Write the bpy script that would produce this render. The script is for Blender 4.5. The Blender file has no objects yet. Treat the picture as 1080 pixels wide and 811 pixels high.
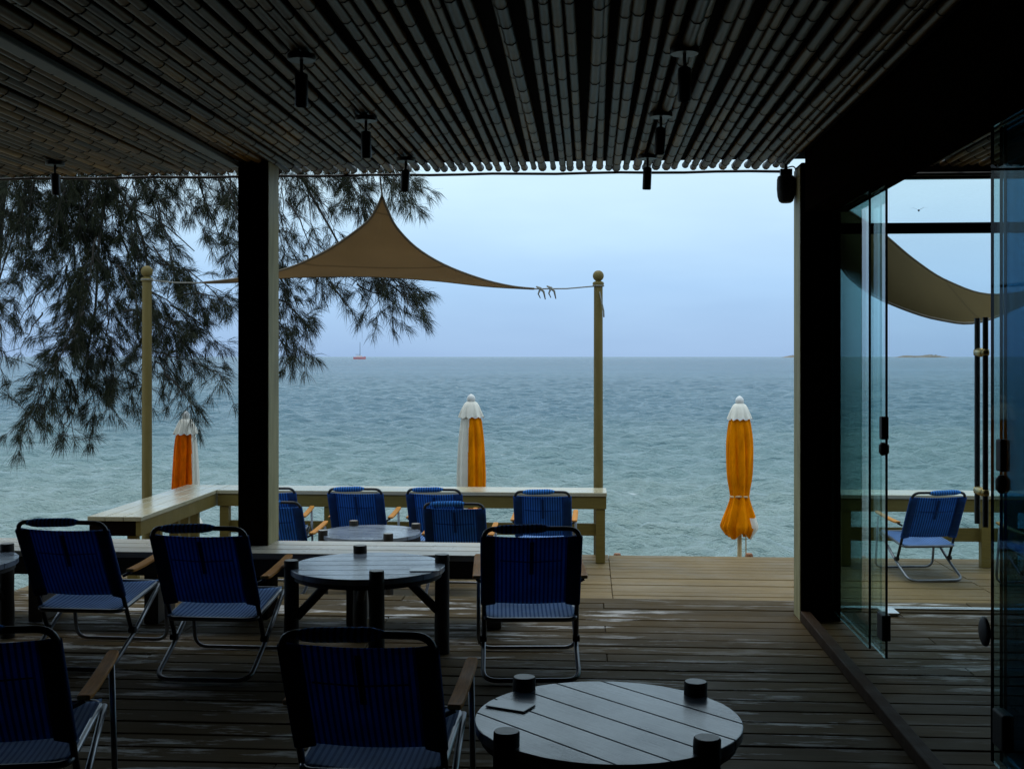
import bpy, math, random
import numpy as np
from mathutils import Vector, Matrix
R = math.radians
rnd = random.Random(7)
scene = bpy.context.scene
COL = scene.collection

# ------------------------------------------------------------------ camera model (photo 1080x811)
F, H, HOR = 1230.0, 1.57, 376.0
TH = math.atan(80.0 / F)
CT, ST = math.cos(TH), math.sin(TH)

def at(px, py, Y):
    """world point seen at photo pixel px,py that lies in the plane y = Y"""
    u = (px - 540.0) / F
    t = Y / (CT + ST * u)
    return Vector((t * (CT * u - ST), Y, H + t * (HOR - py) / F))

def xat(px, Y):
    return at(px, HOR, Y).x

# ------------------------------------------------------------------ helpers
def tag(o, label=None, cat=None, group=None, kind=None):
    if label: o['label'] = label
    if cat: o['category'] = cat
    if group: o['group'] = group
    if kind: o['kind'] = kind
    return o

def empty(name, loc=(0, 0, 0), rz=0.0):
    o = bpy.data.objects.new(name, None)
    o.location = loc
    o.rotation_euler = (0, 0, rz)
    o.empty_display_size = 0.1
    COL.objects.link(o)
    return o

def copy_tree(o, parent=None):
    c = o.copy()
    COL.objects.link(c)
    if parent is not None:
        c.parent = parent
    for ch in list(o.children):
        copy_tree(ch, c)
    return c

class MB:
    """collects shapes that become one mesh object"""
    def __init__(self):
        self.v, self.f, self.m = [], [], []
    def add(self, vs, fs, mi=0):
        b = len(self.v)
        self.v += [tuple(p) for p in vs]
        self.f += [tuple(b + i for i in q) for q in fs]
        self.m += [mi] * len(fs)
    def box(self, x0, x1, y0, y1, z0, z1, mi=0, M=None):
        vs = [(x, y, z) for z in (z0, z1) for y in (y0, y1) for x in (x0, x1)]
        if M is not None:
            vs = [M @ Vector(p) for p in vs]
        self.add(vs, [(0, 2, 3, 1), (4, 5, 7, 6), (0, 1, 5, 4), (2, 6, 7, 3), (0, 4, 6, 2), (1, 3, 7, 5)], mi)
    def bar(self, a, b, w, h, mi=0, up=(0, 0, 1)):
        a, b = Vector(a), Vector(b)
        d = (b - a); L = d.length; d.normalize()
        s = d.cross(Vector(up))
        if s.length < 1e-5: s = Vector((1, 0, 0))
        s.normalize(); t = s.cross(d)
        M = Matrix((s, d, t)).transposed().to_4x4(); M.translation = a
        self.box(-w / 2, w / 2, 0, L, -h / 2, h / 2, mi, M)
    def tube(self, pts, r, n=8, mi=0, closed=False, caps=True):
        pts = [Vector(p) for p in pts]
        k = len(pts)
        rr = r if isinstance(r, (list, tuple)) else [r] * k
        ref = None; rings = []
        for i, p in enumerate(pts):
            if closed:
                d = pts[(i + 1) % k] - pts[i - 1]
            else:
                d = pts[min(i + 1, k - 1)] - pts[max(i - 1, 0)]
            if d.length < 1e-9: d = Vector((0, 0, 1))
            d.normalize()
            if ref is None:
                ref = d.orthogonal().normalized()
            ref = (ref - d * ref.dot(d))
            if ref.length < 1e-6: ref = d.orthogonal()
            ref.normalize()
            s = d.cross(ref)
            rings.append([p + (ref * math.cos(2 * math.pi * j / n) + s * math.sin(2 * math.pi * j / n)) * rr[i] for j in range(n)])
        vs = [q for g in rings for q in g]
        fs = []
        for i in range(k if closed else k - 1):
            a, b = i * n, ((i + 1) % k) * n
            for j in range(n):
                fs.append((a + j, a + (j + 1) % n, b + (j + 1) % n, b + j))
        if caps and not closed:
            fs.append(tuple(reversed(range(n))))
            fs.append(tuple((k - 1) * n + j for j in range(n)))
        self.add(vs, fs, mi)
    def lathe(self, prof, c=(0, 0, 0), n=20, mi=0, fr=None):
        """prof: list of (radius, z); fr(angle, i) scales the radius"""
        vs, fs = [], []
        for i, (r, z) in enumerate(prof):
            for j in range(n):
                a = 2 * math.pi * j / n
                q = r * (fr(a, i) if fr else 1)
                vs.append((c[0] + q * math.cos(a), c[1] + q * math.sin(a), c[2] + z))
        for i in range(len(prof) - 1):
            for j in range(n):
                fs.append((i * n + j, i * n + (j + 1) % n, (i + 1) * n + (j + 1) % n, (i + 1) * n + j))
        fs.append(tuple(reversed(range(n))))
        fs.append(tuple((len(prof) - 1) * n + j for j in range(n)))
        self.add(vs, fs, mi)
    def prism(self, pts, z0, z1, mi=0):
        n = len(pts)
        vs = [(x, y, z0) for x, y in pts] + [(x, y, z1) for x, y in pts]
        fs = [tuple(reversed(range(n))), tuple(range(n, 2 * n))]
        fs += [(i, (i + 1) % n, n + (i + 1) % n, n + i) for i in range(n)]
        self.add(vs, fs, mi)
    def build(self, name, mats, parent=None, bevel=0.0, smooth=False, solid=0.0, seg=2):
        me = bpy.data.meshes.new(name)
        me.from_pydata(self.v, [], self.f)
        for m in (mats if isinstance(mats, (list, tuple)) else [mats]):
            me.materials.append(m)
        me.polygons.foreach_set('material_index', self.m)
        if smooth:
            me.polygons.foreach_set('use_smooth', [True] * len(self.f))
        me.update()
        o = bpy.data.objects.new(name, me)
        COL.objects.link(o)
        if parent is not None: o.parent = parent
        if solid:
            s = o.modifiers.new('solid', 'SOLIDIFY'); s.thickness = solid; s.offset = 0
        if bevel:
            b = o.modifiers.new('bevel', 'BEVEL'); b.width = bevel; b.segments = seg; b.limit_method = 'ANGLE'
        if smooth == 'auto':
            b = o.modifiers.new('split', 'EDGE_SPLIT'); b.split_angle = R(40)
        return o

def fillet(pts, rad, n=5, closed=False):
    pts = [Vector(p) for p in pts]
    out = []
    k = len(pts)
    for i in range(k):
        if not closed and i in (0, k - 1):
            out.append(pts[i]); continue
        p, a, b = pts[i], pts[i - 1], pts[(i + 1) % k]
        da, db = (a - p), (b - p)
        t = min(rad, da.length * .49, db.length * .49)
        s, e = p + da.normalized() * t, p + db.normalized() * t
        for j in range(n + 1):
            q = j / n
            out.append(s * (1 - q) ** 2 + p * 2 * q * (1 - q) + e * q * q)
    return out

def catmull(pts, n):
    pts = [Vector(p) for p in pts]
    k = len(pts); out = []
    for i in range(n):
        t = i / (n - 1) * (k - 1)
        j = min(int(t), k - 2); u = t - j
        p0, p1, p2, p3 = pts[max(j - 1, 0)], pts[j], pts[j + 1], pts[min(j + 2, k - 1)]
        out.append(.5 * ((2 * p1) + (p2 - p0) * u + (2 * p0 - 5 * p1 + 4 * p2 - p3) * u * u + (3 * p1 - p0 - 3 * p2 + p3) * u ** 3))
    return out

# ------------------------------------------------------------------ materials
def new_mat(name):
    m = bpy.data.materials.new(name)
    m.use_nodes = True
    nt = m.node_tree
    return m, nt, nt.nodes['Principled BSDF']

def nd(nt, typ, **kw):
    n = nt.nodes.new(typ)
    for k, v in kw.items():
        if k in n.inputs.keys() if isinstance(k, str) else False:
            n.inputs[k].default_value = v
        else:
            setattr(n, k, v)
    return n

def coords(nt, scale=(1, 1, 1)):
    tc = nt.nodes.new('ShaderNodeTexCoord')
    mp = nt.nodes.new('ShaderNodeMapping')
    mp.inputs['Scale'].default_value = scale
    nt.links.new(tc.outputs['Object'], mp.inputs['Vector'])
    return mp.outputs['Vector']

def noise(nt, vec, scale, detail=4, rough=.55):
    n = nt.nodes.new('ShaderNodeTexNoise')
    n.inputs['Scale'].default_value = scale
    n.inputs['Detail'].default_value = detail
    n.inputs['Roughness'].default_value = rough
    if vec is not None: nt.links.new(vec, n.inputs['Vector'])
    return n.outputs['Fac']

def ramp(nt, fac, stops):
    r = nt.nodes.new('ShaderNodeValToRGB')
    el = r.color_ramp.elements
    while len(el) < len(stops): el.new(.5)
    for e, (p, c) in zip(el, stops):
        e.position = p
        e.color = (c[0], c[1], c[2], 1) if isinstance(c, (tuple, list)) else (c, c, c, 1)
    nt.links.new(fac, r.inputs['Fac'])
    return r.outputs['Color']

def math_n(nt, op, a, b=None, c=None):
    n = nt.nodes.new('ShaderNodeMath'); n.operation = op
    for i, x in enumerate((a, b, c)):
        if x is None: continue
        if hasattr(x, 'links'): nt.links.new(x, n.inputs[i])
        else: n.inputs[i].default_value = x
    return n.outputs[0]

def mixc(nt, fac, a, b, blend='MIX'):
    n = nt.nodes.new('ShaderNodeMix'); n.data_type = 'RGBA'; n.blend_type = blend
    for sock, x in ((n.inputs[0], fac), (n.inputs[6], a), (n.inputs[7], b)):
        if hasattr(x, 'links'): nt.links.new(x, sock)
        elif isinstance(x, (int, float)): sock.default_value = x
        else: sock.default_value = (x[0], x[1], x[2], 1)
    return n.outputs[2]

def bump(nt, bsdf, h, strength=.3, dist=.01):
    b = nt.nodes.new('ShaderNodeBump')
    b.inputs['Strength'].default_value = strength
    b.inputs['Distance'].default_value = dist
    nt.links.new(h, b.inputs['Height'])
    nt.links.new(b.outputs['Normal'], bsdf.inputs['Normal'])

def plain(name, c, rough=.5, metal=0.0, vary=.25, scale=8, stretch=(1, 1, 1), bmp=.15, spec=.5):
    m, nt, b = new_mat(name)
    v = coords(nt, stretch)
    n = noise(nt, v, scale, 5, .6)
    lo = [x * (1 - vary) for x in c]; hi = [min(1, x * (1 + vary)) for x in c]
    nt.links.new(ramp(nt, n, [(.3, lo), (.7, hi)]), b.inputs['Base Color'])
    b.inputs['Roughness'].default_value = rough
    b.inputs['Metallic'].default_value = metal
    b.inputs['Specular IOR Level'].default_value = spec
    if bmp: bump(nt, b, n, bmp, .004)
    return m

def wood(name, c, axis='x', rough=.45, vary=.35, island=.25, wear=None, spec=.5, rvar=.15):
    """boards: grain along an axis, each board a little different, optional pale scuffs"""
    m, nt, b = new_mat(name)
    s = {'x': (.7, 14, 14), 'y': (14, .7, 14), 'z': (14, 14, .7)}[axis]
    v = coords(nt, s)
    g = noise(nt, v, 3.0, 6, .65)
    fine = noise(nt, v, 14.0, 3, .6)
    big = noise(nt, coords(nt), 1.6, 3, .5)
    lo = [x * (1 - vary) for x in c]; hi = [min(1, x * (1 + vary)) for x in c]
    colr = ramp(nt, g, [(.28, lo), (.72, hi)])
    colr = mixc(nt, .5, colr, ramp(nt, fine, [(.3, [x * .7 for x in c]), (.7, [x * 1.25 for x in c])]))
    colr = mixc(nt, .55, colr, ramp(nt, big, [(.3, .62), (.7, 1.0)]), 'MULTIPLY')
    geo = nt.nodes.new('ShaderNodeNewGeometry')
    isl = ramp(nt, geo.outputs['Random Per Island'], [(0, 1 - island), (1, 1 + island)])
    colr = mixc(nt, 1.0, colr, isl, 'MULTIPLY')
    rg = ramp(nt, noise(nt, coords(nt, (1, 1.6, 1)), 2.3, 5, .65), [(.3, rough - rvar), (.7, rough + rvar)])
    if wear:
        wv = coords(nt, (1.1, 5.5, 1))
        w1 = noise(nt, wv, 1.7, 7, .68)
        w2 = noise(nt, coords(nt, (1, 1, 1)), .55, 2, .5)
        msk = math_n(nt, 'MULTIPLY', ramp(nt, w1, [(.53, 0.0), (.62, 1.0)]), ramp(nt, w2, [(.42, 0.0), (.58, 1.0)]))
        colr = mixc(nt, math_n(nt, 'MULTIPLY', msk, .8), colr, wear)
    nt.links.new(colr, b.inputs['Base Color'])
    nt.links.new(rg, b.inputs['Roughness'])
    b.inputs['Specular IOR Level'].default_value = spec
    bump(nt, b, fine, .25, .003)
    return m

M = {}
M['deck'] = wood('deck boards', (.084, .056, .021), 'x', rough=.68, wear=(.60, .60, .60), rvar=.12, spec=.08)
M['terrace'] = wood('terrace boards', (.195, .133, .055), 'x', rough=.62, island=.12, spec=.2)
M['counter'] = wood('counter boards', (.50, .44, .29), 'x', rough=.22, island=.06, vary=.2, spec=.6, rvar=.08)
M['counter_y'] = wood('counter boards along', (.46, .40, .25), 'y', rough=.22, island=.06, vary=.2, spec=.6, rvar=.08)
M['fascia'] = wood('olive painted timber', (.22, .158, .040), 'x', rough=.55, spec=.2, island=.08, vary=.2)
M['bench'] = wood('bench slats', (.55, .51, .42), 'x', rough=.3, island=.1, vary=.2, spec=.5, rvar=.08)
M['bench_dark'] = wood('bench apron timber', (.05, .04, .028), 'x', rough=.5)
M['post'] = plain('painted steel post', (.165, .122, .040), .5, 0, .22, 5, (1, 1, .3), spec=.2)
M['pavpost'] = plain('lit olive post side', (.38, .34, .18), .55, 0, .25, 5, (4, 4, .5), spec=.15)  # pale tone for the post and column sides that catch daylight
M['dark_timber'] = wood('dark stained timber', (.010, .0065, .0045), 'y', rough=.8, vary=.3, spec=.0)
M['dark_wall'] = wood('dark wall boards', (.014, .010, .007), 'z', rough=.8, spec=.08)
M['steel_strip'] = plain('grey painted strip', (.075, .078, .066), .5, 0, .2, 6)
M['roof'] = plain('roof board', (.008, .006, .005), .9, 0, .2, 3, spec=.05)
M['black'] = plain('black metal', (.012, .012, .013), .4, 0, .15, 12, spec=.4)
M['rubber'] = plain('black plastic', (.012, .012, .012), .55, 0, .1, 20, spec=.3)
M['tube'] = plain('dull chair tube', (.20, .21, .23), .32, .85, .15, 14)
M['darktube'] = plain('dark coated tube', (.035, .038, .045), .35, .5, .2, 14)
M['arm'] = wood('varnished armrest', (.66, .27, .05), 'y', rough=.6, vary=.25, island=.1, spec=.15)
M['brass'] = plain('aged brass', (.45, .33, .14), .35, 1, .2, 20)
M['rope'] = plain('grey rope', (.22, .21, .18), .8, 0, .3, 60)
M['redorange'] = plain('red orange cloth', (.74, .125, .0), .85, 0, .35, 14, (1, 1, .35), .5, spec=.05)
M['white'] = plain('white cloth', (.80, .77, .69), .85, 0, .06, 12, spec=.2)
M['whitehard'] = plain('white plastic', (.70, .70, .69), .4, 0, .05, 10)
M['orange'] = plain('orange cloth', (.82, .225, .0), .85, 0, .3, 14, (1, 1, .35), .5, spec=.05)
M['pole'] = plain('umbrella pole', (.62, .46, .25), .6, 0, .15, 10, (1, 1, .2), spec=.2)
M['bark'] = plain('log bark', (.028, .021, .014), .75, 0, .45, 22, (1, 1, .25), .6)
M['logcut'] = plain('cut log end', (.34, .31, .27), .4, 0, .25, 18)
M['tabletop'] = wood('grey painted tabletop', (.28, .305, .345), 'x', rough=.24, vary=.12, island=.05, spec=.75, rvar=.07)
def tabletop():
    m = wood('weathered grey tabletop', (.28, .325, .40), 'x', rough=.22, vary=.16, island=.09, spec=.75, rvar=.11)
    nt = m.node_tree; b = nt.nodes['Principled BSDF']
    old = b.inputs['Base Color'].links[0].from_socket
    st = noise(nt, coords(nt, (1, 1, 1)), 5.5, 6, .7)
    c = mixc(nt, .8, old, ramp(nt, st, [(.32, .62), (.5, 1.0), (.66, 1.0), (.74, 1.22)]), 'MULTIPLY')
    nt.links.new(c, b.inputs['Base Color'])
    return m
M['tabletop'] = tabletop()
M['card'] = plain('clear blue card', (.24, .27, .33), .2, 0, .06, 8, spec=.8)
M['cardedge'] = plain('card edge', (.03, .035, .05), .5, 0, .1, 8)
M['edge_rod'] = plain('rusted rod', (.03, .026, .022), .6, .3, .3, 12)
M['stub'] = plain('rusty stub', (.30, .12, .05), .7, 0, .3, 15)
M['threshold'] = plain('brushed aluminium sill', (.62, .64, .66), .35, .6, .08, 12)
M['sand'] = plain('sand', (.30, .25, .17), .9, 0, .2, .8)
M['rock'] = plain('island rock', (.20, .175, .15), .9, 0, .35, .05)
M['boatred'] = plain('red hull paint', (.80, .30, .30), .5, 0, .08, .5)
M['gull'] = plain('gull plumage', (.10, .11, .12), .8, 0, .2, 20)

def fabric(name, bl, dk):
    m, nt, b = new_mat(name)
    tc = nt.nodes.new('ShaderNodeTexCoord')
    sp = nt.nodes.new('ShaderNodeSeparateXYZ')
    nt.links.new(tc.outputs['Object'], sp.inputs[0])
    f = math_n(nt, 'FRACT', math_n(nt, 'MULTIPLY', sp.outputs['X'], 1 / .0205))
    st = ramp(nt, f, [(0.0, 0.0), (.30, 0.0), (.38, 1.0), (.88, 1.0), (.96, 0.0)])
    n = noise(nt, tc.outputs['Object'], 9, 4, .6)
    weave = noise(nt, coords(nt, (300, 300, 300)), 2, 2, .5)
    blue = ramp(nt, n, [(.3, [x * .84 for x in bl]), (.7, [x * 1.1 for x in bl])])
    dark = ramp(nt, n, [(.3, [x * .8 for x in dk]), (.7, [x * 1.2 for x in dk])])
    c = mixc(nt, st, dark, blue)
    oi = nt.nodes.new('ShaderNodeObjectInfo')
    c = mixc(nt, 1.0, c, ramp(nt, oi.outputs['Random'], [(0, (.72, .74, .78)), (1, (1.18, 1.14, 1.08))]), 'MULTIPLY')
    fade = noise(nt, coords(nt, (3, 3, 3)), 1.2, 4, .6)
    c = mixc(nt, .5, c, ramp(nt, fade, [(.3, .72), (.7, 1.12)]), 'MULTIPLY')
    nt.links.new(c, b.inputs['Base Color'])
    b.inputs['Roughness'].default_value = .75
    b.inputs['Specular IOR Level'].default_value = .25
    bump(nt, b, weave, .3, .002)
    tr = nt.nodes.new('ShaderNodeBsdfTranslucent')
    nt.links.new(c, tr.inputs['Color'])
    mx = nt.nodes.new('ShaderNodeMixShader'); mx.inputs[0].default_value = .24
    nt.links.new(b.outputs[0], mx.inputs[1]); nt.links.new(tr.outputs[0], mx.inputs[2])
    nt.links.new(mx.outputs[0], nt.nodes['Material Output'].inputs['Surface'])
    return m
M['fabric'] = fabric('blue striped webbing', (.056, .31, .90), (.010, .068, .29))
M['seatfabric_lit'] = fabric('striped seat webbing lit from above', (.20, .36, .68), (.045, .13, .38))  # same webbing as the backs, lightened to show light from above
M['sleeve'] = plain('navy sleeve cloth', (.010, .045, .17), .8, 0, .2, 12, spec=.15)

def sailcloth(name, base, trans):
    m, nt, b = new_mat(name)
    n = noise(nt, coords(nt), 1.3, 4, .5)
    w = noise(nt, coords(nt, (1, 1, 1)), 160, 2, .5)
    c = ramp(nt, n, [(.3, [x * .92 for x in base]), (.7, [x * 1.08 for x in base])])
    c = mixc(nt, .3, c, ramp(nt, w, [(.3, .6), (.7, 1.0)]), 'MULTIPLY')
    so = nt.nodes.new('ShaderNodeTexCoord'); sx = nt.nodes.new('ShaderNodeSeparateXYZ')
    nt.links.new(so.outputs['Object'], sx.inputs[0])
    seam = math_n(nt, 'FRACT', math_n(nt, 'MULTIPLY', math_n(nt, 'ADD', sx.outputs['Y'], 9.3), .72))
    c = mixc(nt, 1.0, c, ramp(nt, seam, [(.0, .78), (.028, .78), (.036, 1.0)]), 'MULTIPLY')
    nt.links.new(c, b.inputs['Base Color'])
    b.inputs['Roughness'].default_value = .85
    b.inputs['Specular IOR Level'].default_value = .05
    tr = nt.nodes.new('ShaderNodeBsdfTranslucent')
    nt.links.new(c, tr.inputs['Color'])
    mx = nt.nodes.new('ShaderNodeMixShader'); mx.inputs[0].default_value = trans
    nt.links.new(b.outputs[0], mx.inputs[1]); nt.links.new(tr.outputs[0], mx.inputs[2])
    nt.links.new(mx.outputs[0], nt.nodes['Material Output'].inputs['Surface'])
    return m
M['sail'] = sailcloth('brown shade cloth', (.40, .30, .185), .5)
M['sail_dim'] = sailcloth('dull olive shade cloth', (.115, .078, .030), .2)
M['sailhem'] = plain('sail hem', (.12, .085, .05), .8, 0, .15, 10)

def bamboo(name, k):
    m, nt, b = new_mat(name)
    v = coords(nt, (9, .5, 9))
    g = noise(nt, v, 2.2, 5, .6)
    geo = nt.nodes.new('ShaderNodeNewGeometry')
    c = ramp(nt, g, [(.25, (.12 * k, .060 * k, .010 * k)), (.55, (.27 * k, .150 * k, .030 * k)), (.8, (.40 * k, .255 * k, .075 * k))])
    isl = ramp(nt, geo.outputs['Random Per Island'], [(0, (.22, .19, .16)), (.25, (.6, .55, .48)), (.6, (1, .96, .9)), (1, (1.5, 1.5, 1.45))])
    c = mixc(nt, 1.0, c, isl, 'MULTIPLY')
    st = noise(nt, coords(nt, (3, 1.2, 3)), 2.0, 5, .7)
    c = mixc(nt, .7, c, ramp(nt, st, [(.35, .35), (.6, 1.0)]), 'MULTIPLY')
    nt.links.new(c, b.inputs['Base Color'])
    b.inputs['Roughness'].default_value = .42
    b.inputs['Specular IOR Level'].default_value = .24
    b.inputs['Specular Tint'].default_value = (1, .80, .48, 1)
    bump(nt, b, g, .2, .003)
    return m
M['bamboo'] = bamboo('dry bamboo', .8)
M['bamboo_old'] = bamboo('smoke darkened bamboo', .42)
M['node'] = plain('bamboo node ring', (.012, .008, .005), .8, 0, .2, 10, spec=.1)

def needle():
    m, nt, b = new_mat('casuarina needles')
    geo = nt.nodes.new('ShaderNodeNewGeometry')
    n = noise(nt, coords(nt), 1.5, 3, .6)
    c = ramp(nt, geo.outputs['Random Per Island'], [(0, (.008, .011, .005)), (.6, (.017, .024, .010)), (1, (.050, .050, .020))])
    c = mixc(nt, .5, c, ramp(nt, n, [(.3, .6), (.7, 1.1)]), 'MULTIPLY')
    nt.links.new(c, b.inputs['Base Color'])
    b.inputs['Roughness'].default_value = .7
    b.inputs['Specular IOR Level'].default_value = .2
    return m
M['needle'] = needle()
M['twig'] = plain('casuarina bark', (.04, .034, .028), .85, 0, .3, 8)

def glass(name, tint, gloss=1.0):
    m, nt, b = new_mat(name)
    nt.nodes.remove(b)
    tr = nt.nodes.new('ShaderNodeBsdfTransparent'); tr.inputs['Color'].default_value = (*tint, 1)
    gl = nt.nodes.new('ShaderNodeBsdfGlossy'); gl.inputs['Roughness'].default_value = .0
    gl.inputs['Color'].default_value = (gloss, gloss, gloss, 1)
    lw = nt.nodes.new('ShaderNodeLayerWeight'); lw.inputs['Blend'].default_value = .5
    fr = math_n(nt, 'ADD', math_n(nt, 'MULTIPLY', math_n(nt, 'POWER', lw.outputs['Facing'], 5.0), .90), .035)
    mx = nt.nodes.new('ShaderNodeMixShader')
    nt.links.new(fr, mx.inputs[0])
    nt.links.new(tr.outputs[0], mx.inputs[1]); nt.links.new(gl.outputs[0], mx.inputs[2])
    nt.links.new(mx.outputs[0], nt.nodes['Material Output'].inputs['Surface'])
    return m
M['glass'] = glass('green tinted glass', (.80, .915, .905))
M['dimglass'] = glass('grey tinted glass', (.74, .87, .88), .12)
M['smoked'] = glass('blue smoked glass', (.50, .68, .78), .25)
M['clearglass'] = glass('clear front glass', (.93, .965, .965))
def glassedge():
    m, nt, b = new_mat('glass cut edge')
    n = noise(nt, coords(nt), 6, 2, .5)
    nt.links.new(ramp(nt, n, [(.3, (.008, .035, .035)), (.7, (.015, .06, .06))]), b.inputs['Base Color'])
    b.inputs['Roughness'].default_value = .15
    return m
M['glassedge'] = glassedge()

def water():
    m, nt, b = new_mat('sea water')
    tc = nt.nodes.new('ShaderNodeTexCoord')
    sp = nt.nodes.new('ShaderNodeSeparateXYZ')
    nt.links.new(tc.outputs['Object'], sp.inputs[0])
    # shallow, stirred up water near the beach is paler than the open sea
    dist = math_n(nt, 'LOGARITHM', math_n(nt, 'MAXIMUM', sp.outputs['Y'], 1.0), 10.0)
    t = math_n(nt, 'DIVIDE', math_n(nt, 'SUBTRACT', dist, 1.15), 1.5)
    big = noise(nt, coords(nt, (.02, .05, 1)), 1.0, 4, .6)
    t2 = math_n(nt, 'ADD', t, math_n(nt, 'MULTIPLY', math_n(nt, 'SUBTRACT', big, .5), .55))
    c = ramp(nt, t2, [(0, (.27, .34, .31)), (.2, (.19, .285, .295)), (.5, (.095, .185, .240)), (.8, (.040, .115, .175)), (1, (.012, .070, .120))])
    # scattered foam flecks
    f1 = noise(nt, coords(nt, (.55, 1.5, 1)), 1.0, 6, .62)
    f2 = noise(nt, coords(nt, (.06, .12, 1)), 1.0, 3, .5)
    foam = math_n(nt, 'MULTIPLY', ramp(nt, f1, [(.69, 0.0), (.715, 1.0)]), ramp(nt, f2, [(.45, 0.0), (.6, 1.0)]))
    c = mixc(nt, math_n(nt, 'MULTIPLY', foam, .8), c, (.6, .65, .66))
    nt.links.new(c, b.inputs['Base Color'])
    b.inputs['Roughness'].default_value = .22
    b.inputs['IOR'].default_value = 1.333
    b.inputs['Specular IOR Level'].default_value = .40
    r1 = noise(nt, coords(nt, (2.4, 6.0, 1)), 1.0, 5, .62)
    r2 = noise(nt, coords(nt, (.75, 2.4, 1)), 1.0, 5, .6)
    bump(nt, b, math_n(nt, 'ADD', math_n(nt, 'MULTIPLY', r1, .5), r2), 1.0, .44)
    return m
M['water'] = water()

# ------------------------------------------------------------------ world, sun, camera
SUN_EL, SUN_AZ = R(72), R(-25)          # sun high over the sea, a little to the left, behind cloud
w = bpy.data.worlds.new('World'); scene.world = w; w.use_nodes = True
nt = w.node_tree
bg = nt.nodes['Background']
sky = nt.nodes.new('ShaderNodeTexSky'); sky.sky_type = 'NISHITA'
sky.sun_disc = False
sky.sun_elevation = SUN_EL
sky.sun_rotation = SUN_AZ
sky.altitude = 0; sky.air_density = 1.0; sky.dust_density = 1.0; sky.ozone_density = 2.0
tc = nt.nodes.new('ShaderNodeTexCoord')
mp = nt.nodes.new('ShaderNodeMapping'); mp.inputs['Scale'].default_value = (1.2, 1.2, 5.0)
nt.links.new(tc.outputs['Generated'], mp.inputs['Vector'])
cl = noise(nt, mp.outputs['Vector'], 1.4, 5, .55)
sp = nt.nodes.new('ShaderNodeSeparateXYZ'); nt.links.new(tc.outputs['Generated'], sp.inputs[0])
# an even cloud layer, a little brighter above and in soft streaks
veil = ramp(nt, sp.outputs['Z'], [(0.0, (2.9, 4.45, 6.9)), (.06, (3.5, 5.5, 8.2)), (.16, (5.3, 7.3, 8.8)), (.4, (6.4, 8.4, 9.8)), (1, (8.6, 10.4, 11.6))])
streak = ramp(nt, cl, [(.30, (.86, .88, .91)), (.7, (1.15, 1.12, 1.07))])
veil = mixc(nt, 1.0, veil, streak, 'MULTIPLY')
fin = mixc(nt, .94, sky.outputs[0], veil)
nt.links.new(fin, bg.inputs['Color'])
bg.inputs['Strength'].default_value = .12

sd = bpy.data.lights.new('sun', 'SUN'); sd.energy = 1.0; sd.angle = R(24); sd.color = (1, .97, .92)
so = bpy.data.objects.new('sun', sd); COL.objects.link(so)
dirv = Vector((math.sin(SUN_AZ) * math.cos(SUN_EL), math.cos(SUN_AZ) * math.cos(SUN_EL), math.sin(SUN_EL)))
so.rotation_euler = dirv.to_track_quat('Z', 'Y').to_euler()
so.location = dirv * 50

cd = bpy.data.cameras.new('camera'); cam = bpy.data.objects.new('camera', cd); COL.objects.link(cam)
cd.sensor_width = 36; cd.sensor_fit = 'HORIZONTAL'; cd.lens = 36 * F / 1080
cd.shift_y = -29.5 / 1080
cd.clip_start = .05; cd.clip_end = 40000
cam.location = (0, 0, H); cam.rotation_euler = (R(90), 0, TH)
scene.camera = cam
scene.view_settings.view_transform = 'Standard'
scene.view_settings.look = 'None'
scene.view_settings.exposure = 0.0
scene.view_settings.gamma = 1.0
scene.view_settings.use_curve_mapping = False
scene.cycles.max_bounces = 8
scene.cycles.transparent_max_bounces = 24
scene.cycles.use_denoising = True

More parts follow.
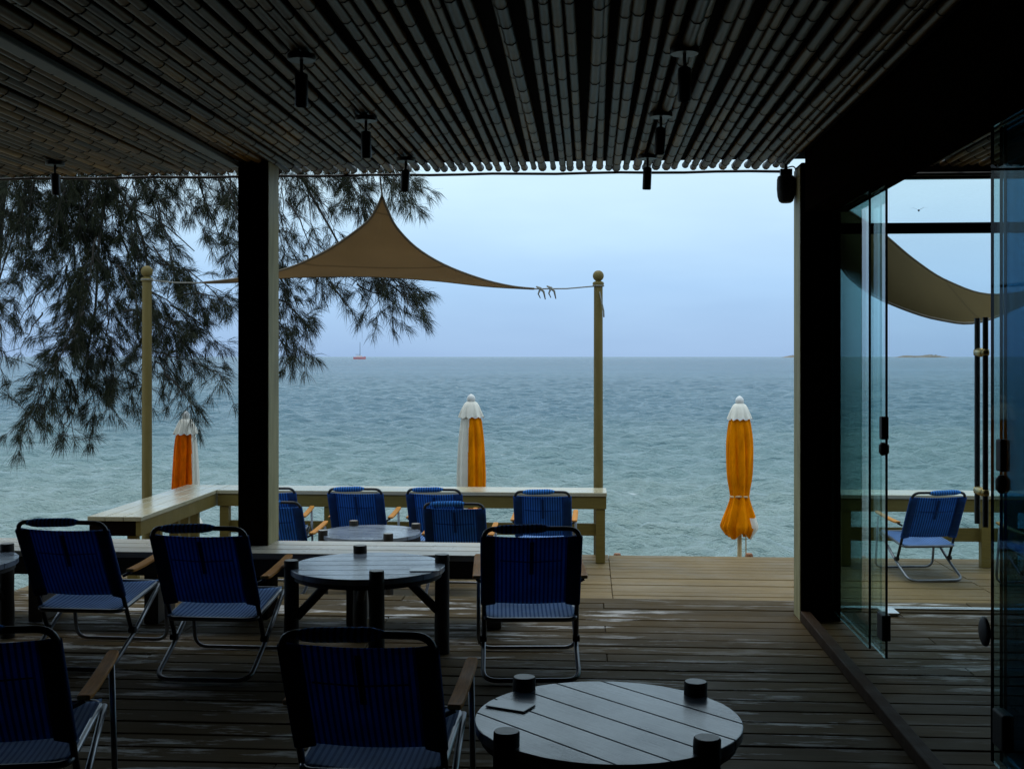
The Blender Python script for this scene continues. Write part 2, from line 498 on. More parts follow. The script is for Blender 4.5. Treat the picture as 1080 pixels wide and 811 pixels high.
# ------------------------------------------------------------------ sea, sand, islands
SEA_Z = -1.6
def build_sea():
    cols = 560
    Y = np.concatenate([11.0 * (500 / 11.0) ** (np.linspace(0, 1, 1200)), 500 * (14000 / 500) ** (np.linspace(0, 1, 71)[1:])])
    rows = len(Y)
    s = np.linspace(-1, 1, cols); s = .62 * s + .95 * np.sign(s) * np.abs(s) ** 5
    X = (Y[:, None] + 6) * s[None, :]
    YY = np.repeat(Y[:, None], cols, 1)
    Z = np.zeros_like(X)
    dy = np.gradient(Y)[:, None]
    dx = (Y + 6)[:, None] * np.gradient(s)[None, :]
    rs = np.random.RandomState(3)
    for i in range(100):
        lam = .30 * (2.8 / .30) ** (rs.rand() ** 1.1)
        ang = rs.normal(.2, .62)
        k = 2 * np.pi / lam
        kx, ky = k * np.sin(ang), -k * np.cos(ang)
        amp = .0092 * lam ** .80 * (.6 + .8 * rs.rand())
        ph = rs.rand() * 6.283
        # drop a wave where the mesh is too coarse to carry it
        res = np.sqrt((kx * dx) ** 2 + (ky * dy) ** 2) / (2 * np.pi)
        att = np.clip(1.6 - res * 4.0, 0, 1)
        p = kx * X + ky * YY + ph + .8 * np.sin(.11 * X + .07 * YY + i)
        Z += att * amp * (np.sin(p) + .28 * np.cos(2 * p))
    Z += SEA_Z
    co = np.stack([X, YY, Z], -1).reshape(-1, 3).astype(np.float32)
    idx = np.arange(rows * cols).reshape(rows, cols)
    q = np.stack([idx[:-1, :-1], idx[:-1, 1:], idx[1:, 1:], idx[1:, :-1]], -1).reshape(-1, 4)
    me = bpy.data.meshes.new('sea')
    me.vertices.add(len(co)); me.vertices.foreach_set('co', co.ravel())
    me.loops.add(q.size); me.loops.foreach_set('vertex_index', q.ravel().astype(np.int32))
    me.polygons.add(len(q)); me.polygons.foreach_set('loop_start', np.arange(0, q.size, 4, dtype=np.int32))
    me.polygons.foreach_set('use_smooth', np.ones(len(q), dtype=bool))
    me.update(calc_edges=True)
    me.materials.append(M['water'])
    o = bpy.data.objects.new('sea', me); COL.objects.link(o)
    tag(o, kind='structure')
build_sea()

mb = MB()
ys = [-60, 0, 8, 12.5, 16, 24, 60, 400, 15000]; zs = [-1.25, -1.25, -1.28, -1.38, -1.72, -2.6, -5, -12, -40]
xs = [-120, -30, -10, 0, 10, 30, 120]
vs = [(x * (1 if y < 100 else 150), y, z) for y, z in zip(ys, zs) for x in xs]
n = len(xs)
mb.add(vs, [(i * n + j, i * n + j + 1, (i + 1) * n + j + 1, (i + 1) * n + j) for i in range(len(ys) - 1) for j in range(n - 1)])
tag(mb.build('beach', M['sand'], smooth=True), kind='structure')

def island(name, px0, px1, Y, heights):
    x0, x1 = xat(px0, Y), xat(px1, Y)
    mb = MB(); k = len(heights); rr = random.Random(int(px0))
    nx, ny = (k - 1) * 6 + 1, 9
    vs = []
    for i in range(nx):
        t = i / (nx - 1) * (k - 1); j = min(int(t), k - 2); h = heights[j] * (1 - (t - j)) + heights[j + 1] * (t - j)
        for jj in range(ny):
            v = jj / (ny - 1) * 2 - 1
            hh = h * math.sqrt(max(0, 1 - v * v)) * (1 + .18 * rr.uniform(-1, 1))
            vs.append((x0 + (x1 - x0) * i / (nx - 1), Y + v * 40 + rr.uniform(-3, 3), SEA_Z - 1.5 + hh))
    mb.add(vs, [(i * ny + j, (i + 1) * ny + j, (i + 1) * ny + j + 1, i * ny + j + 1) for i in range(nx - 1) for j in range(ny - 1)])
    return tag(mb.build(name, M['rock'], smooth=False), kind='structure')
island('island', 943, 1003, 3400, [1.2, 4, 7.5, 7, 6, 6.5, 8, 9.5, 9, 6, 3, 1.2])
island('island', 824, 852, 3300, [1.2, 4, 6, 8, 7, 6, 3, 1])

# ------------------------------------------------------------------ decks
EDGE = 7.62                                   # upper deck ends here, one step above the terrace
LOW = -.31
def deck(name, x0, x1, y0, y1, z, pitch, gap, mat, seams, seed):
    rr = random.Random(seed)
    mb = MB()
    n = int(round((y1 - y0) / pitch)); p = (y1 - y0) / n
    for i in range(n):
        a, b = y0 + i * p, y0 + (i + 1) * p - gap
        cuts = [x0] + sorted(c + rr.uniform(-.02, .02) * 0 for c in seams[i % len(seams)]) + [x1]
        for c0, c1 in zip(cuts[:-1], cuts[1:]):
            dz = rr.uniform(-.0025, .0025)
            mb.box(c0 + .002, c1 - .002, a, b, z - .032, z + dz)
    mb2 = MB()
    mb2.box(x0, x1, y0, y1, z - .10, z - .036)
    for i in range(int((x1 - x0) / 1.6) + 1):
        xx = x0 + .1 + i * 1.6
        for yy in (y0 + .15, y1 - .35):
            mb2.box(xx, xx + .12, yy, yy + .12, -1.6, z - .101)
    root = tag(mb.build(name, mat, bevel=.004, seg=1), kind='structure')
    mb2.build('joists', M['dark_timber'], root)
    return root
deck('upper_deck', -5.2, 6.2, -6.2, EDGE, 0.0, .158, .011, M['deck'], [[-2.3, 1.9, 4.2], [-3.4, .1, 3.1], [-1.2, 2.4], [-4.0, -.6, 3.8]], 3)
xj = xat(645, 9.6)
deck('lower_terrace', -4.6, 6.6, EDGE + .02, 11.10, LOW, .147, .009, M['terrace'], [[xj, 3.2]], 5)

# ------------------------------------------------------------------ the building
bld = tag(empty('beach_cafe', (0, 0, 0)), 'dark open fronted beach cafe with bamboo pole ceiling and glass side room', 'building')
ROOF_Y = 7.30
BZ, BR = 2.752, .0222

def bamboo_ceiling(x0, x1, y0, y1, seed):
    rr = random.Random(seed); mb = MB()
    x = x0 + .03
    while x < x1 - .03:
        r = BR * rr.choice([.78, .9, .95, 1.0, 1.05, 1.12, 1.18])
        xx = x; ye = y1 + rr.uniform(-.025, .02)
        y = y0 - rr.uniform(0, .3); zc = BZ + rr.uniform(-.006, .006)
        old = 2 if rr.random() < .27 else 0; yaw = rr.uniform(-.0065, .0065); sg = rr.uniform(-.010, .002); bend = rr.uniform(-.008, .008)
        step = rr.uniform(.22, .40)
        pts, rs, mi = [], [], []
        while y < ye:
            e = min(y + step * rr.uniform(.85, 1.15), ye)
            cx = xx + yaw * (y - y1)
            ce = xx + yaw * (e - y1) + bend * math.sin(e * 1.1); zn = zc + sg * math.sin((e - y0) * .55) ** 2
            taper = 1 + .01 * (e - y1)
            # a culm section, slightly swollen at its ends
            secs = [(y + .004, r * .97), (y + .02, r * .955), ((y + e) / 2, r * .93), (e - .02, r * .965), (e - .004, r * 1.0)]
            mb.tube([(xx + yaw * (s - y1) + bend * math.sin(s * 1.1), s, zc + sg * math.sin((s - y0) * .55) ** 2) for s, _ in secs], [q for _, q in secs], 9, old, caps=(e >= ye))
            mb.tube([(ce, e - .007, zn), (ce, e - .003, zn), (ce, e + .003, zn), (ce, e + .007, zn)], [r * .96, r * 1.08, r * 1.08, r * .96], 9, 1, caps=False)
            y = e
        x += r + BR * rr.uniform(1.05, 1.45) + .008
        if rr.random() < .06: x += .02
    return mb

c1 = bamboo_ceiling(-5.1, 1.26, 1.6, ROOF_Y, 1)
c1.build('bamboo_ceiling', [M['bamboo'], M['node'], M['bamboo_old']], bld, smooth=True)
c2 = bamboo_ceiling(1.56, 5.4, 2.6, ROOF_Y, 2)
c2.build('bamboo_ceiling', [M['bamboo'], M['node'], M['bamboo_old']], bld, smooth=True)
mb = MB()
mb.box(-5.25, 6.25, -6.25, ROOF_Y - .05, BZ + .0275, BZ + .2)
mb.build('roof', M['roof'], bld)
mb = MB()
mb.tube([(-5.2 + i * .2, ROOF_Y + .025, 2.718 + .003 * math.sin(i * 1.7)) for i in range(33)], .0085, 6)
mb.tube([(1.5 + i * .25, ROOF_Y + .025, 2.690) for i in range(19)], .012, 6)
mb.build('edge_rod', M['edge_rod'], bld, smooth=True)

# left post with its ceiling beam strip
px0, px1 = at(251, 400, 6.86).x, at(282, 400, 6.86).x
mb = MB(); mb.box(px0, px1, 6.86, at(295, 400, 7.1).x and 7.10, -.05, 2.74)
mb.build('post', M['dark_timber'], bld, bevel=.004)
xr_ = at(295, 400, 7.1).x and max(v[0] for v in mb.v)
mb = MB(); mb.box(xr_ + .0005, xr_ + .006, 6.866, 7.094, .44, 2.735)  # thin pale sheet paints daylight onto the right side of the dark post
mb.build('post_lit_side', M['pavpost'], bld)
mb = MB(); mb.box(px0 - .055, px0 + .012, -6.0, 6.855, 2.700, 2.727)
mb.build('ceiling_beam', M['steel_strip'], bld, bevel=.004)
# right column
mb = MB(); mb.box(1.264, 1.496, 7.02, 7.24, 0.0, 2.72)
mb.build('column', M['dark_timber'], bld, bevel=.005)
mb = MB(); mb.box(1.2585, 1.2637, 7.03, 7.235, 0.0, 2.70)  # thin pale sheet, daylight on the column's left side put into colour
mb.build('column_lit_side', M['pavpost'], bld)
# heavy beam over the glass wall
mb = MB(); mb.box(1.285, 1.535, -6.0, 7.018, 2.425, 2.80)
mb.build('lintel_beam', M['dark_timber'], bld, bevel=.005)
# floor kerb below the beam
mb = MB(); mb.box(1.255, 1.315, -3.0, 7.01, .004, .062)
mb.build('floor_kerb', wood('kerb timber', (.055, .030, .015), 'y', rough=.7, spec=.08), bld, bevel=.005)
# walls behind and beside the viewer
mb = MB(); mb.box(-5.2, 6.2, -6.2, -6.05, .002, 2.80); mb.build('back_wall', M['dark_wall'], bld)
mb = MB(); mb.box(-5.2, -5.05, -6.04, 6.2, .002, 2.80); mb.build('side_wall', M['dark_wall'], bld)
mb = MB(); mb.box(5.45, 5.6, -6.04, 7.3, .002, 2.80); mb.build('side_wall', M['dark_wall'], bld)
# ---- front glazing of the side room
FY = 7.40
mb = MB()
mb.box(1.50, 5.45, FY - .03, FY + .03, 2.335, 2.398)
mb.build('transom', M['dark_timber'], bld, bevel=.003)
mb = MB()
mb.box(1.50, 5.45, FY - .035, FY + .035, 2.672, 2.80)
mb.build('head_beam', M['dark_timber'], bld, bevel=.003)
def pane_x(name, x0, x1, y, z0, z1, th=.012, mat='clearglass'):
    mb = MB(); mb.box(x0, x1, y - th / 2, y + th / 2, z0, z1)
    mb.m = [1, 1, 0, 0, 1, 1]
    return mb.build(name, [M[mat], M['glassedge']], bld)
def pane_y(name, x, y0, y1, z0, z1, th=.012, mat='glass'):
    mb = MB(); mb.box(x - th / 2, x + th / 2, y0, y1, z0, z1)
    mb.m = [1, 1, 1, 1, 0, 0]
    return mb.build(name, [M[mat], M['glassedge']], bld)
pane_x('fanlight', 1.52, 5.44, FY, 2.40, 2.67)
dx = at(1035, 400, FY).x
d1 = pane_x('glass_door', 1.56, dx + .12, FY, .012, 2.333)
d2 = pane_x('glass_door', dx + .128, 5.44, FY, .012, 2.333)
mb = MB()                                     # tall pull handles, one on each face of the door
for yy in (FY - .075, FY + .075):
    mb = MB(); mb.tube([(dx, yy, .525), (dx, yy, 1.81)], .017, 12)
    mb.build('pull_handle', M['black'], d1, smooth='auto')
for zz in (1.595, .735):
    mb = MB()
    mb.tube([(dx, FY - .062, zz), (dx, FY - .05, zz), (dx, FY + .05, zz), (dx, FY + .062, zz)], [.02, .028, .028, .02], 10)
    for yy in (FY - .075, FY + .075):
        mb.lathe([(.001, -.021), (.022, -.018), (.024, 0), (.022, .018), (.001, .021)], (dx, yy, zz), 12)
    mb.build('handle_fixing', M['brass'], d1, smooth=True)
mb = MB(); mb.box(1.50, 5.44, FY - .028, FY + .03, .004, .010)
mb.build('door_threshold', M['threshold'], bld)
# white floor plate beside the glass panels
a = at(931, 640, FY - .1)
mb = MB(); mb.box(a.x - .02, a.x + .075, FY - .21, FY - .04, .005, .019)
mb.build('floor_plate', M['threshold'], bld, bevel=.003)
# ---- glass panels of the side opening, folded back
def fittings(parent, x, y, sgn=1):
    mb = MB()
    mb.box(x - .018, x + .018, y + .03 * sgn - .026, y + .03 * sgn + .026, 1.155, 1.27)
    mb.build('lock_case', M['rubber'], parent, bevel=.006)
    mb = MB()
    mb.tube([(x, y + .03 * sgn, 1.075), (x, y + .03 * sgn, 1.09), (x, y + .03 * sgn, 1.125), (x, y + .03 * sgn, 1.14)], [.014, .026, .026, .014], 10)
    mb.build('lock_knob', M['rubber'], parent, smooth=True)
    mb = MB()
    mb.box(x - .022, x + .022, y - .02 * sgn, y + .085 * sgn, .155, .285) if sgn > 0 else mb.box(x - .022, x + .022, y - .085, y + .02, .155, .285)
    mb.build('floor_clamp', M['rubber'], parent, bevel=.006)
p1 = pane_y('glass_panel', 1.480, 5.90, 7.00, .07, 2.42)
fittings(p1, 1.480, 5.92)
p2 = pane_y('glass_panel', 1.446, 6.10, 7.01, .07, 2.42)
p3 = pane_y('glass_panel', 1.500, 3.0, 4.44, .07, 2.42, mat='dimglass')
fittings(p3, 1.500, 4.36, -1)
p4 = pane_y('glass_panel', 1.534, 2.9, 4.445, .07, 2.42, mat='smoked')
p5 = pane_y('glass_panel', 1.568, 2.9, 4.50, .07, 2.42, mat='smoked')
mb = MB()                                     # round stop and low clamp at the free edge
mb.lathe([(.004, -.012), (.040, -.010), (.055, -.004), (.055, .004), (.040, .010), (.004, .012)], (0, 0, 0), 18)
kb = mb.build('door_knob', M['rubber'], p3, smooth=True)
kb.rotation_euler = (0, R(90), 0); kb.location = (1.478, 4.46, .545)

# ------------------------------------------------------------------ spotlights and speaker
def make_spot(loc):
    o = empty('ceiling_spotlight', loc)
    mb = MB(); mb.lathe([(.052, -.022), (.055, -.018), (.055, 0)], n=18); mb.build('mounting_plate', M['black'], o, smooth='auto')
    mb = MB(); mb.tube([(0, 0, -.02), (0, 0, -.075)], .007, 8); mb.build('stem', M['black'], o, smooth=True)
    mb = MB(); mb.lathe([(.012, 0), (.024, -.006), (.025, -.02), (.025, -.125), (.022, -.13), (.018, -.118), (.017, -.11)], (0, 0, 0), 16)
    b = mb.build('lamp_barrel', M['black'], o, smooth='auto')
    b.location = (0, 0, -.068); b.rotation_euler = (R(6), R(3), 0)
    return o
spot = make_spot((0, 0, 0))
tag(spot, cat='spotlight', group='spotlights under the bamboo ceiling')
spots = [(318, 4.42, -1.07, 'black ceiling spotlight nearest the viewer in the row left of centre'),
         (386, 5.58, -1.07, 'black ceiling spotlight in the middle of the row left of centre'),
         (428, 6.75, -1.07, 'black ceiling spotlight above the peak of the brown triangular sail'),
         (722, 4.42, .36, 'black ceiling spotlight nearest the viewer in the row right of centre'),
         (697, 5.58, .36, 'black ceiling spotlight in the middle of the row right of centre'),
         (683, 6.75, .36, 'black ceiling spotlight at the roof edge left of the small speaker'),
         (58, 6.75, -3.1, 'black ceiling spotlight at far left in front of the tree')]
for i, (pxx, Y, X, lab) in enumerate(spots):
    o = spot if i == 0 else copy_tree(spot)
    o.location = (at(pxx, 150, Y).x, Y, 2.728); tag(o, lab)
    o.rotation_euler = (0, 0, rnd.uniform(-.5, .5))

sp_ = at(829, 196, 7.2)
o = tag(empty('hanging_speaker', (sp_.x, 7.2, 2.72)), 'small black rounded speaker hanging from the roof edge beside the column', 'speaker')
mb = MB()
mb.lathe([(.030, -.215), (.043, -.205), (.052, -.175), (.056, -.13), (.055, -.075), (.05, -.055), (.03, -.045)], n=22)
mb.build('speaker_body', M['rubber'], o, smooth='auto')
mb = MB(); mb.box(-.035, .035, -.02, .02, -.05, -.01); mb.tube([(0, 0, -.03), (.0, 0, .02)], .01, 8)
mb.tube(fillet([(.01, 0, 0), (.05, .01, .012), (.07, .01, -.03)], .02), .004, 6)
mb.build('bracket', M['black'], o)

# ------------------------------------------------------------------ bench at the step
BXE = xat(535, 6.7)
bo = tag(empty('slatted_bench', (0, 0, 0)), 'long pale slatted timber bench along the deck edge at the foot of the post', 'bench')
mb = MB(); ytop = [6.60, 6.757, 6.914]
for y0 in ytop:
    mb.box(-5.0, BXE, y0, y0 + .145, .405, .44)
mb.build('seat', M['bench'], bo, bevel=.004)
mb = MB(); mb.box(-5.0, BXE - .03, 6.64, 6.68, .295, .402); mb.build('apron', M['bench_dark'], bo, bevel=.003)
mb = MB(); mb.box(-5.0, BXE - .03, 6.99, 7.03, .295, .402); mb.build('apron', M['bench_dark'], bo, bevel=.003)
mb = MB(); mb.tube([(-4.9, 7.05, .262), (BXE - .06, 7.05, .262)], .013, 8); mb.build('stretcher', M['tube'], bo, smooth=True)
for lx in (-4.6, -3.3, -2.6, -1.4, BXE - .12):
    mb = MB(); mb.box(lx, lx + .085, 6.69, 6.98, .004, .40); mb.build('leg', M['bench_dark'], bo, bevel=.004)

# ------------------------------------------------------------------ counters round the terrace
CZ = .335
def counter_top(mb, x0, x1, y0, y1, z, along, n=3):
    if along == 'x':
        w_ = (y1 - y0) / n
        for i in range(n): mb.box(x0, x1, y0 + i * w_, y0 + (i + 1) * w_ - .004, z - .035, z)
    else:
        w_ = (x1 - x0) / n
        for i in range(n): mb.box(x0 + i * w_, x0 + (i + 1) * w_ - .004, y0, y1, z - .035, z)
CY0, CY1 = 10.60, 11.02
# L shaped counter
co_ = tag(empty('bar_counter', (0, 0, 0)), 'L shaped low timber counter round the terrace behind the blue chairs', 'counter')
xi = -3.43; xo = -3.86; xr = xat(640, CY0)
yn = 8.78
mb = MB(); counter_top(mb, xi + .002, xr, CY0, CY1, CZ, 'x'); mb.build('counter_top', M['counter'], co_, bevel=.004)
mb = MB(); counter_top(mb, xo, xi, yn, CY1, CZ, 'y'); mb.build('counter_top', M['counter_y'], co_, bevel=.004)
mb = MB()
mb.box(xi + .003, xr - .004, CY0 + .012, CY0 + .05, CZ - .15, CZ - .037)
mb.build('fascia', M['fascia'], co_, bevel=.003)
mb = MB(); mb.box(xi - .05, xi - .012, yn + .01, CY1 - .01, CZ - .15, CZ - .037); mb.build('fascia', M['fascia'], co_, bevel=.003)
mb = MB(); mb.box(xo + .01, xi - .052, yn + .012, yn + .05, CZ - .15, CZ - .037); mb.build('fascia', M['dark_timber'], co_, bevel=.003)
mb = MB(); mb.box(xi + .1, xr - .1, CY0 + .07, CY0 + .11, CZ - .40, CZ - .29); mb.build('stretcher', M['fascia'], co_, bevel=.003)
for lx in (xr - .10, xr - 1.5, xr - 2.6, xi + .02):
    mb = MB(); mb.box(lx, lx + .085, CY0 + .02, CY0 + .10, LOW + .003, CZ - .152); mb.build('leg', M['fascia'], co_, bevel=.004)
mb = MB(); mb.box(xr - .10, xr - .02, CY1 - .12, CY1 - .04, LOW + .003, CZ - .038); mb.build('leg', M['fascia'], co_, bevel=.004)
for ly in (yn + .06, yn + .55, 9.75, 10.0, 10.25):
    mb = MB(); mb.box(xi - .14, xi - .06, ly, ly + .06, LOW + .003, CZ - .037); mb.build('leg', M['fascia'], co_, bevel=.004)
# right counter, seen through the glass
cr = tag(empty('bar_counter', (0, 0, 0)), 'straight low timber counter seen through the glass behind the single chair', 'counter')
xl = xat(886, CY0)
mb = MB(); counter_top(mb, xl, 6.4, CY0, CY1, CZ, 'x'); mb.build('counter_top', M['counter'], cr, bevel=.004)
mb = MB(); mb.box(xl + .004, 6.4, CY0 + .012, CY0 + .05, CZ - .15, CZ - .037); mb.build('fascia', M['fascia'], cr, bevel=.003)
mb = MB(); mb.box(xl + .1, 6.4, CY0 + .07, CY0 + .11, CZ - .42, CZ - .30); mb.build('stretcher', M['fascia'], cr, bevel=.003)
for pxx in (888, 1036, 1064):
    lx = xat(pxx, CY0)
    mb = MB(); mb.box(lx, lx + .085, CY0 + .02, CY0 + .10, LOW + .003, CZ - .152); mb.build('leg', M['fascia'], cr, bevel=.004)
mb = MB(); mb.box(xl, xl + .08, CY1 - .12, CY1 - .04, LOW + .003, CZ - .038); mb.build('leg', M['fascia'], cr, bevel=.004)

# ------------------------------------------------------------------ sail posts
def sail_post(px, pytop, Y, label):
    p = at(px, pytop, Y)
    o = tag(empty('sail_post', (p.x, Y, -1.3)), label, 'post', 'posts holding the shade sail')
    h = p.z + 1.3
    mb = MB(); mb.lathe([(.045, 0), (.045, h * .5), (.042, h - .14), (.042, h - .135)], n=18)
    mb.build('shaft', M['post'], o, smooth='auto')
    mb = MB(); mb.lathe([(.05, h - .145), (.055, h - .13), (.05, h - .115), (.03, h - .105)], n=18)
    mb.build('collar', M['post'], o, smooth='auto')
    mb = MB()
    mb.lathe([(.022 + 0 * i, 0) if i == 0 else (.053 * math.sin(math.pi * (i + .8) / 10.8), .053 - .053 * math.cos(math.pi * (i + .8) / 10.8)) for i in range(10)], (0, 0, h - .108), 18)
    mb.build('ball_finial', M['post'], o, smooth=True)
    return p
pl = sail_post(155, 280, 10.30, 'cream round post rising outside the left end of the L shaped counter')
pr = sail_post(631, 285, 11.12, 'cream post with ball finial at the right end of the L shaped counter')

# ------------------------------------------------------------------ shade sails
def coons(L, Rr, B, ns, ntt):
    """L,R run from the shared apex down; B joins their ends"""
    L = catmull(L, ntt); Rr = catmull(Rr, ntt); B = catmull(B, ns)
    g = []
    for j in range(ntt):
        t = j / (ntt - 1)
        row = []
        for i in range(ns):
            s = i / (ns - 1)
            base = L[j] * (1 - s) + Rr[j] * s
            row.append(base + (B[i] - (L[-1] * (1 - s) + Rr[-1] * s)) * t * t)
        g.append(row)
    return g, L, Rr, B
def grid_mesh(g):
    mb = MB(); a, b = len(g), len(g[0])
    mb.add([p for r in g for p in r], [(j * b + i, j * b + i + 1, (j + 1) * b + i + 1, (j + 1) * b + i) for j in range(a - 1) for i in range(b - 1)])
    return mb
A = at(403, 207, 7.55)
Ls = [A, at(396, 222, 7.95), at(385, 236, 8.35), at(355, 258, 8.9), at(330, 272, 9.25), at(297, 285, 9.6), at(250, 294, 9.95), at(215, 298, 10.15)]
Rs = [A, at(409, 222, 7.9), at(419, 241, 8.3), at(441, 263, 8.8), at(472, 281, 9.4), at(510, 295, 10.0), at(540, 302, 10.4), at(563, 304.5, 10.7)]
Bs = [at(215, 298.5, 10.15), at(250, 297.5, 10.0), at(297, 293, 9.85), at(360, 291.5, 9.75), at(403, 292, 9.75), at(460, 296, 9.95), at(515, 302, 10.3), at(563, 304.8, 10.7)]
g, L_, R_, B_ = coons(Ls, Rs, Bs, 40, 30)
so_ = tag(empty('shade_sail', A), 'brown triangular shade sail hung from the roof edge to the two cream posts', 'shade sail')
def lift(mb, root):
    mb.v = [tuple(Vector(p) - root.location) for p in mb.v]; return mb
lift(grid_mesh(g), so_).build('sail_cloth', M['sail'], so_, smooth=True, solid=.004)
mb = MB()
for e in (L_, R_, B_): mb.tube(e, .009, 6)
lift(mb, so_).build('hem', M['sailhem'], so_, smooth=True)
mb = MB()
roofpt = Vector((A.x + .03, 7.31, 2.705))
mb.tube([A, roofpt], .006, 6)
lift(mb, so_).build('rope', M['rope'], so_, smooth=True); mb = MB()
tipR = Bs[-1]; knot = pr + Vector((0, 0, -.15))
mb.tube([tipR, tipR * .5 + knot * .5 + Vector((0, 0, -.012)), knot], .006, 6)
lift(mb, so_).build('rope', M['rope'], so_, smooth=True); mb = MB()
tipL = Bs[0]; knl = pl + Vector((0, 0, -.13))
mb.tube([tipL, tipL * .5 + knl * .5 + Vector((0, 0, -.012)), knl], .006, 6)
lift(mb, so_).build('rope', M['rope'], so_, smooth=True); mb = MB()
def rope_end():
    global mb
    lift(mb, so_).build('rope_end', M['rope'], so_, smooth=True); mb = MB()
mb.tube([knot, knot + Vector((.02, -.06, -.1)), knot + Vector((.05, -.06, -.24)), knot + Vector((.052, -.06, -.3))], .007, 6)
rope_end()
mb.tube([knot + Vector((.05 * math.cos(a), .05 * math.sin(a), 0)) for a in np.linspace(0, 6.28, 13)], .008, 6)
rope_end()
mb.tube([knl + Vector((.05 * math.cos(a), .05 * math.sin(a), 0)) for a in np.linspace(0, 6.28, 13)], .008, 6)
rope_end()
for f_ in (.10, .26):
    q = tipR * (1 - f_) + knot * f_
    mb.tube([q + Vector((-.04, 0, .02)), q, q + Vector((.03, 0, -.03)), q + Vector((.045, 0, -.10))], [.006, .014, .01, .005], 6)
    mb.tube([q, q + Vector((-.02, -.01, -.05)), q + Vector((.0, -.01, -.09))], [.012, .007, .004], 6)
    rope_end()

up = [at(862, 200, 7.5), at(889, 219, 7.75), at(915, 236, 8.1), at(935, 250, 8.4), at(965, 275, 8.9), at(1000, 297, 9.4), at(1047, 311, 10.1), at(1112, 303, 10.9)]
lo = [at(862, 206, 7.5), at(873, 250, 7.6), at(887, 281, 7.7), at(904, 300, 7.8), at(936, 319, 8.1), at(990, 337, 8.7), at(1040, 338, 9.4), at(1112, 306, 10.9)]
U_, D_ = catmull(up, 40), catmull(lo, 40)
g = []
for j in range(16):
    t = j / 15
    g.append([U_[i] * (1 - t) + D_[i] * t + Vector((0, -.10 * math.sin(math.pi * t) * math.sin(math.pi * i / 39), -.05 * math.sin(math.pi * t) * math.sin(math.pi * i / 39))) for i in range(40)])
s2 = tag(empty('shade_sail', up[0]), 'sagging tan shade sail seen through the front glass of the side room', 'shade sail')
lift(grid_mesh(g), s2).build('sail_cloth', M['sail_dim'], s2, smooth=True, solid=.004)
mb = MB(); mb.tube(U_, .010, 6); mb.tube(D_, .010, 6)
lift(mb, s2).build('hem', M['sailhem'], s2, smooth=True)

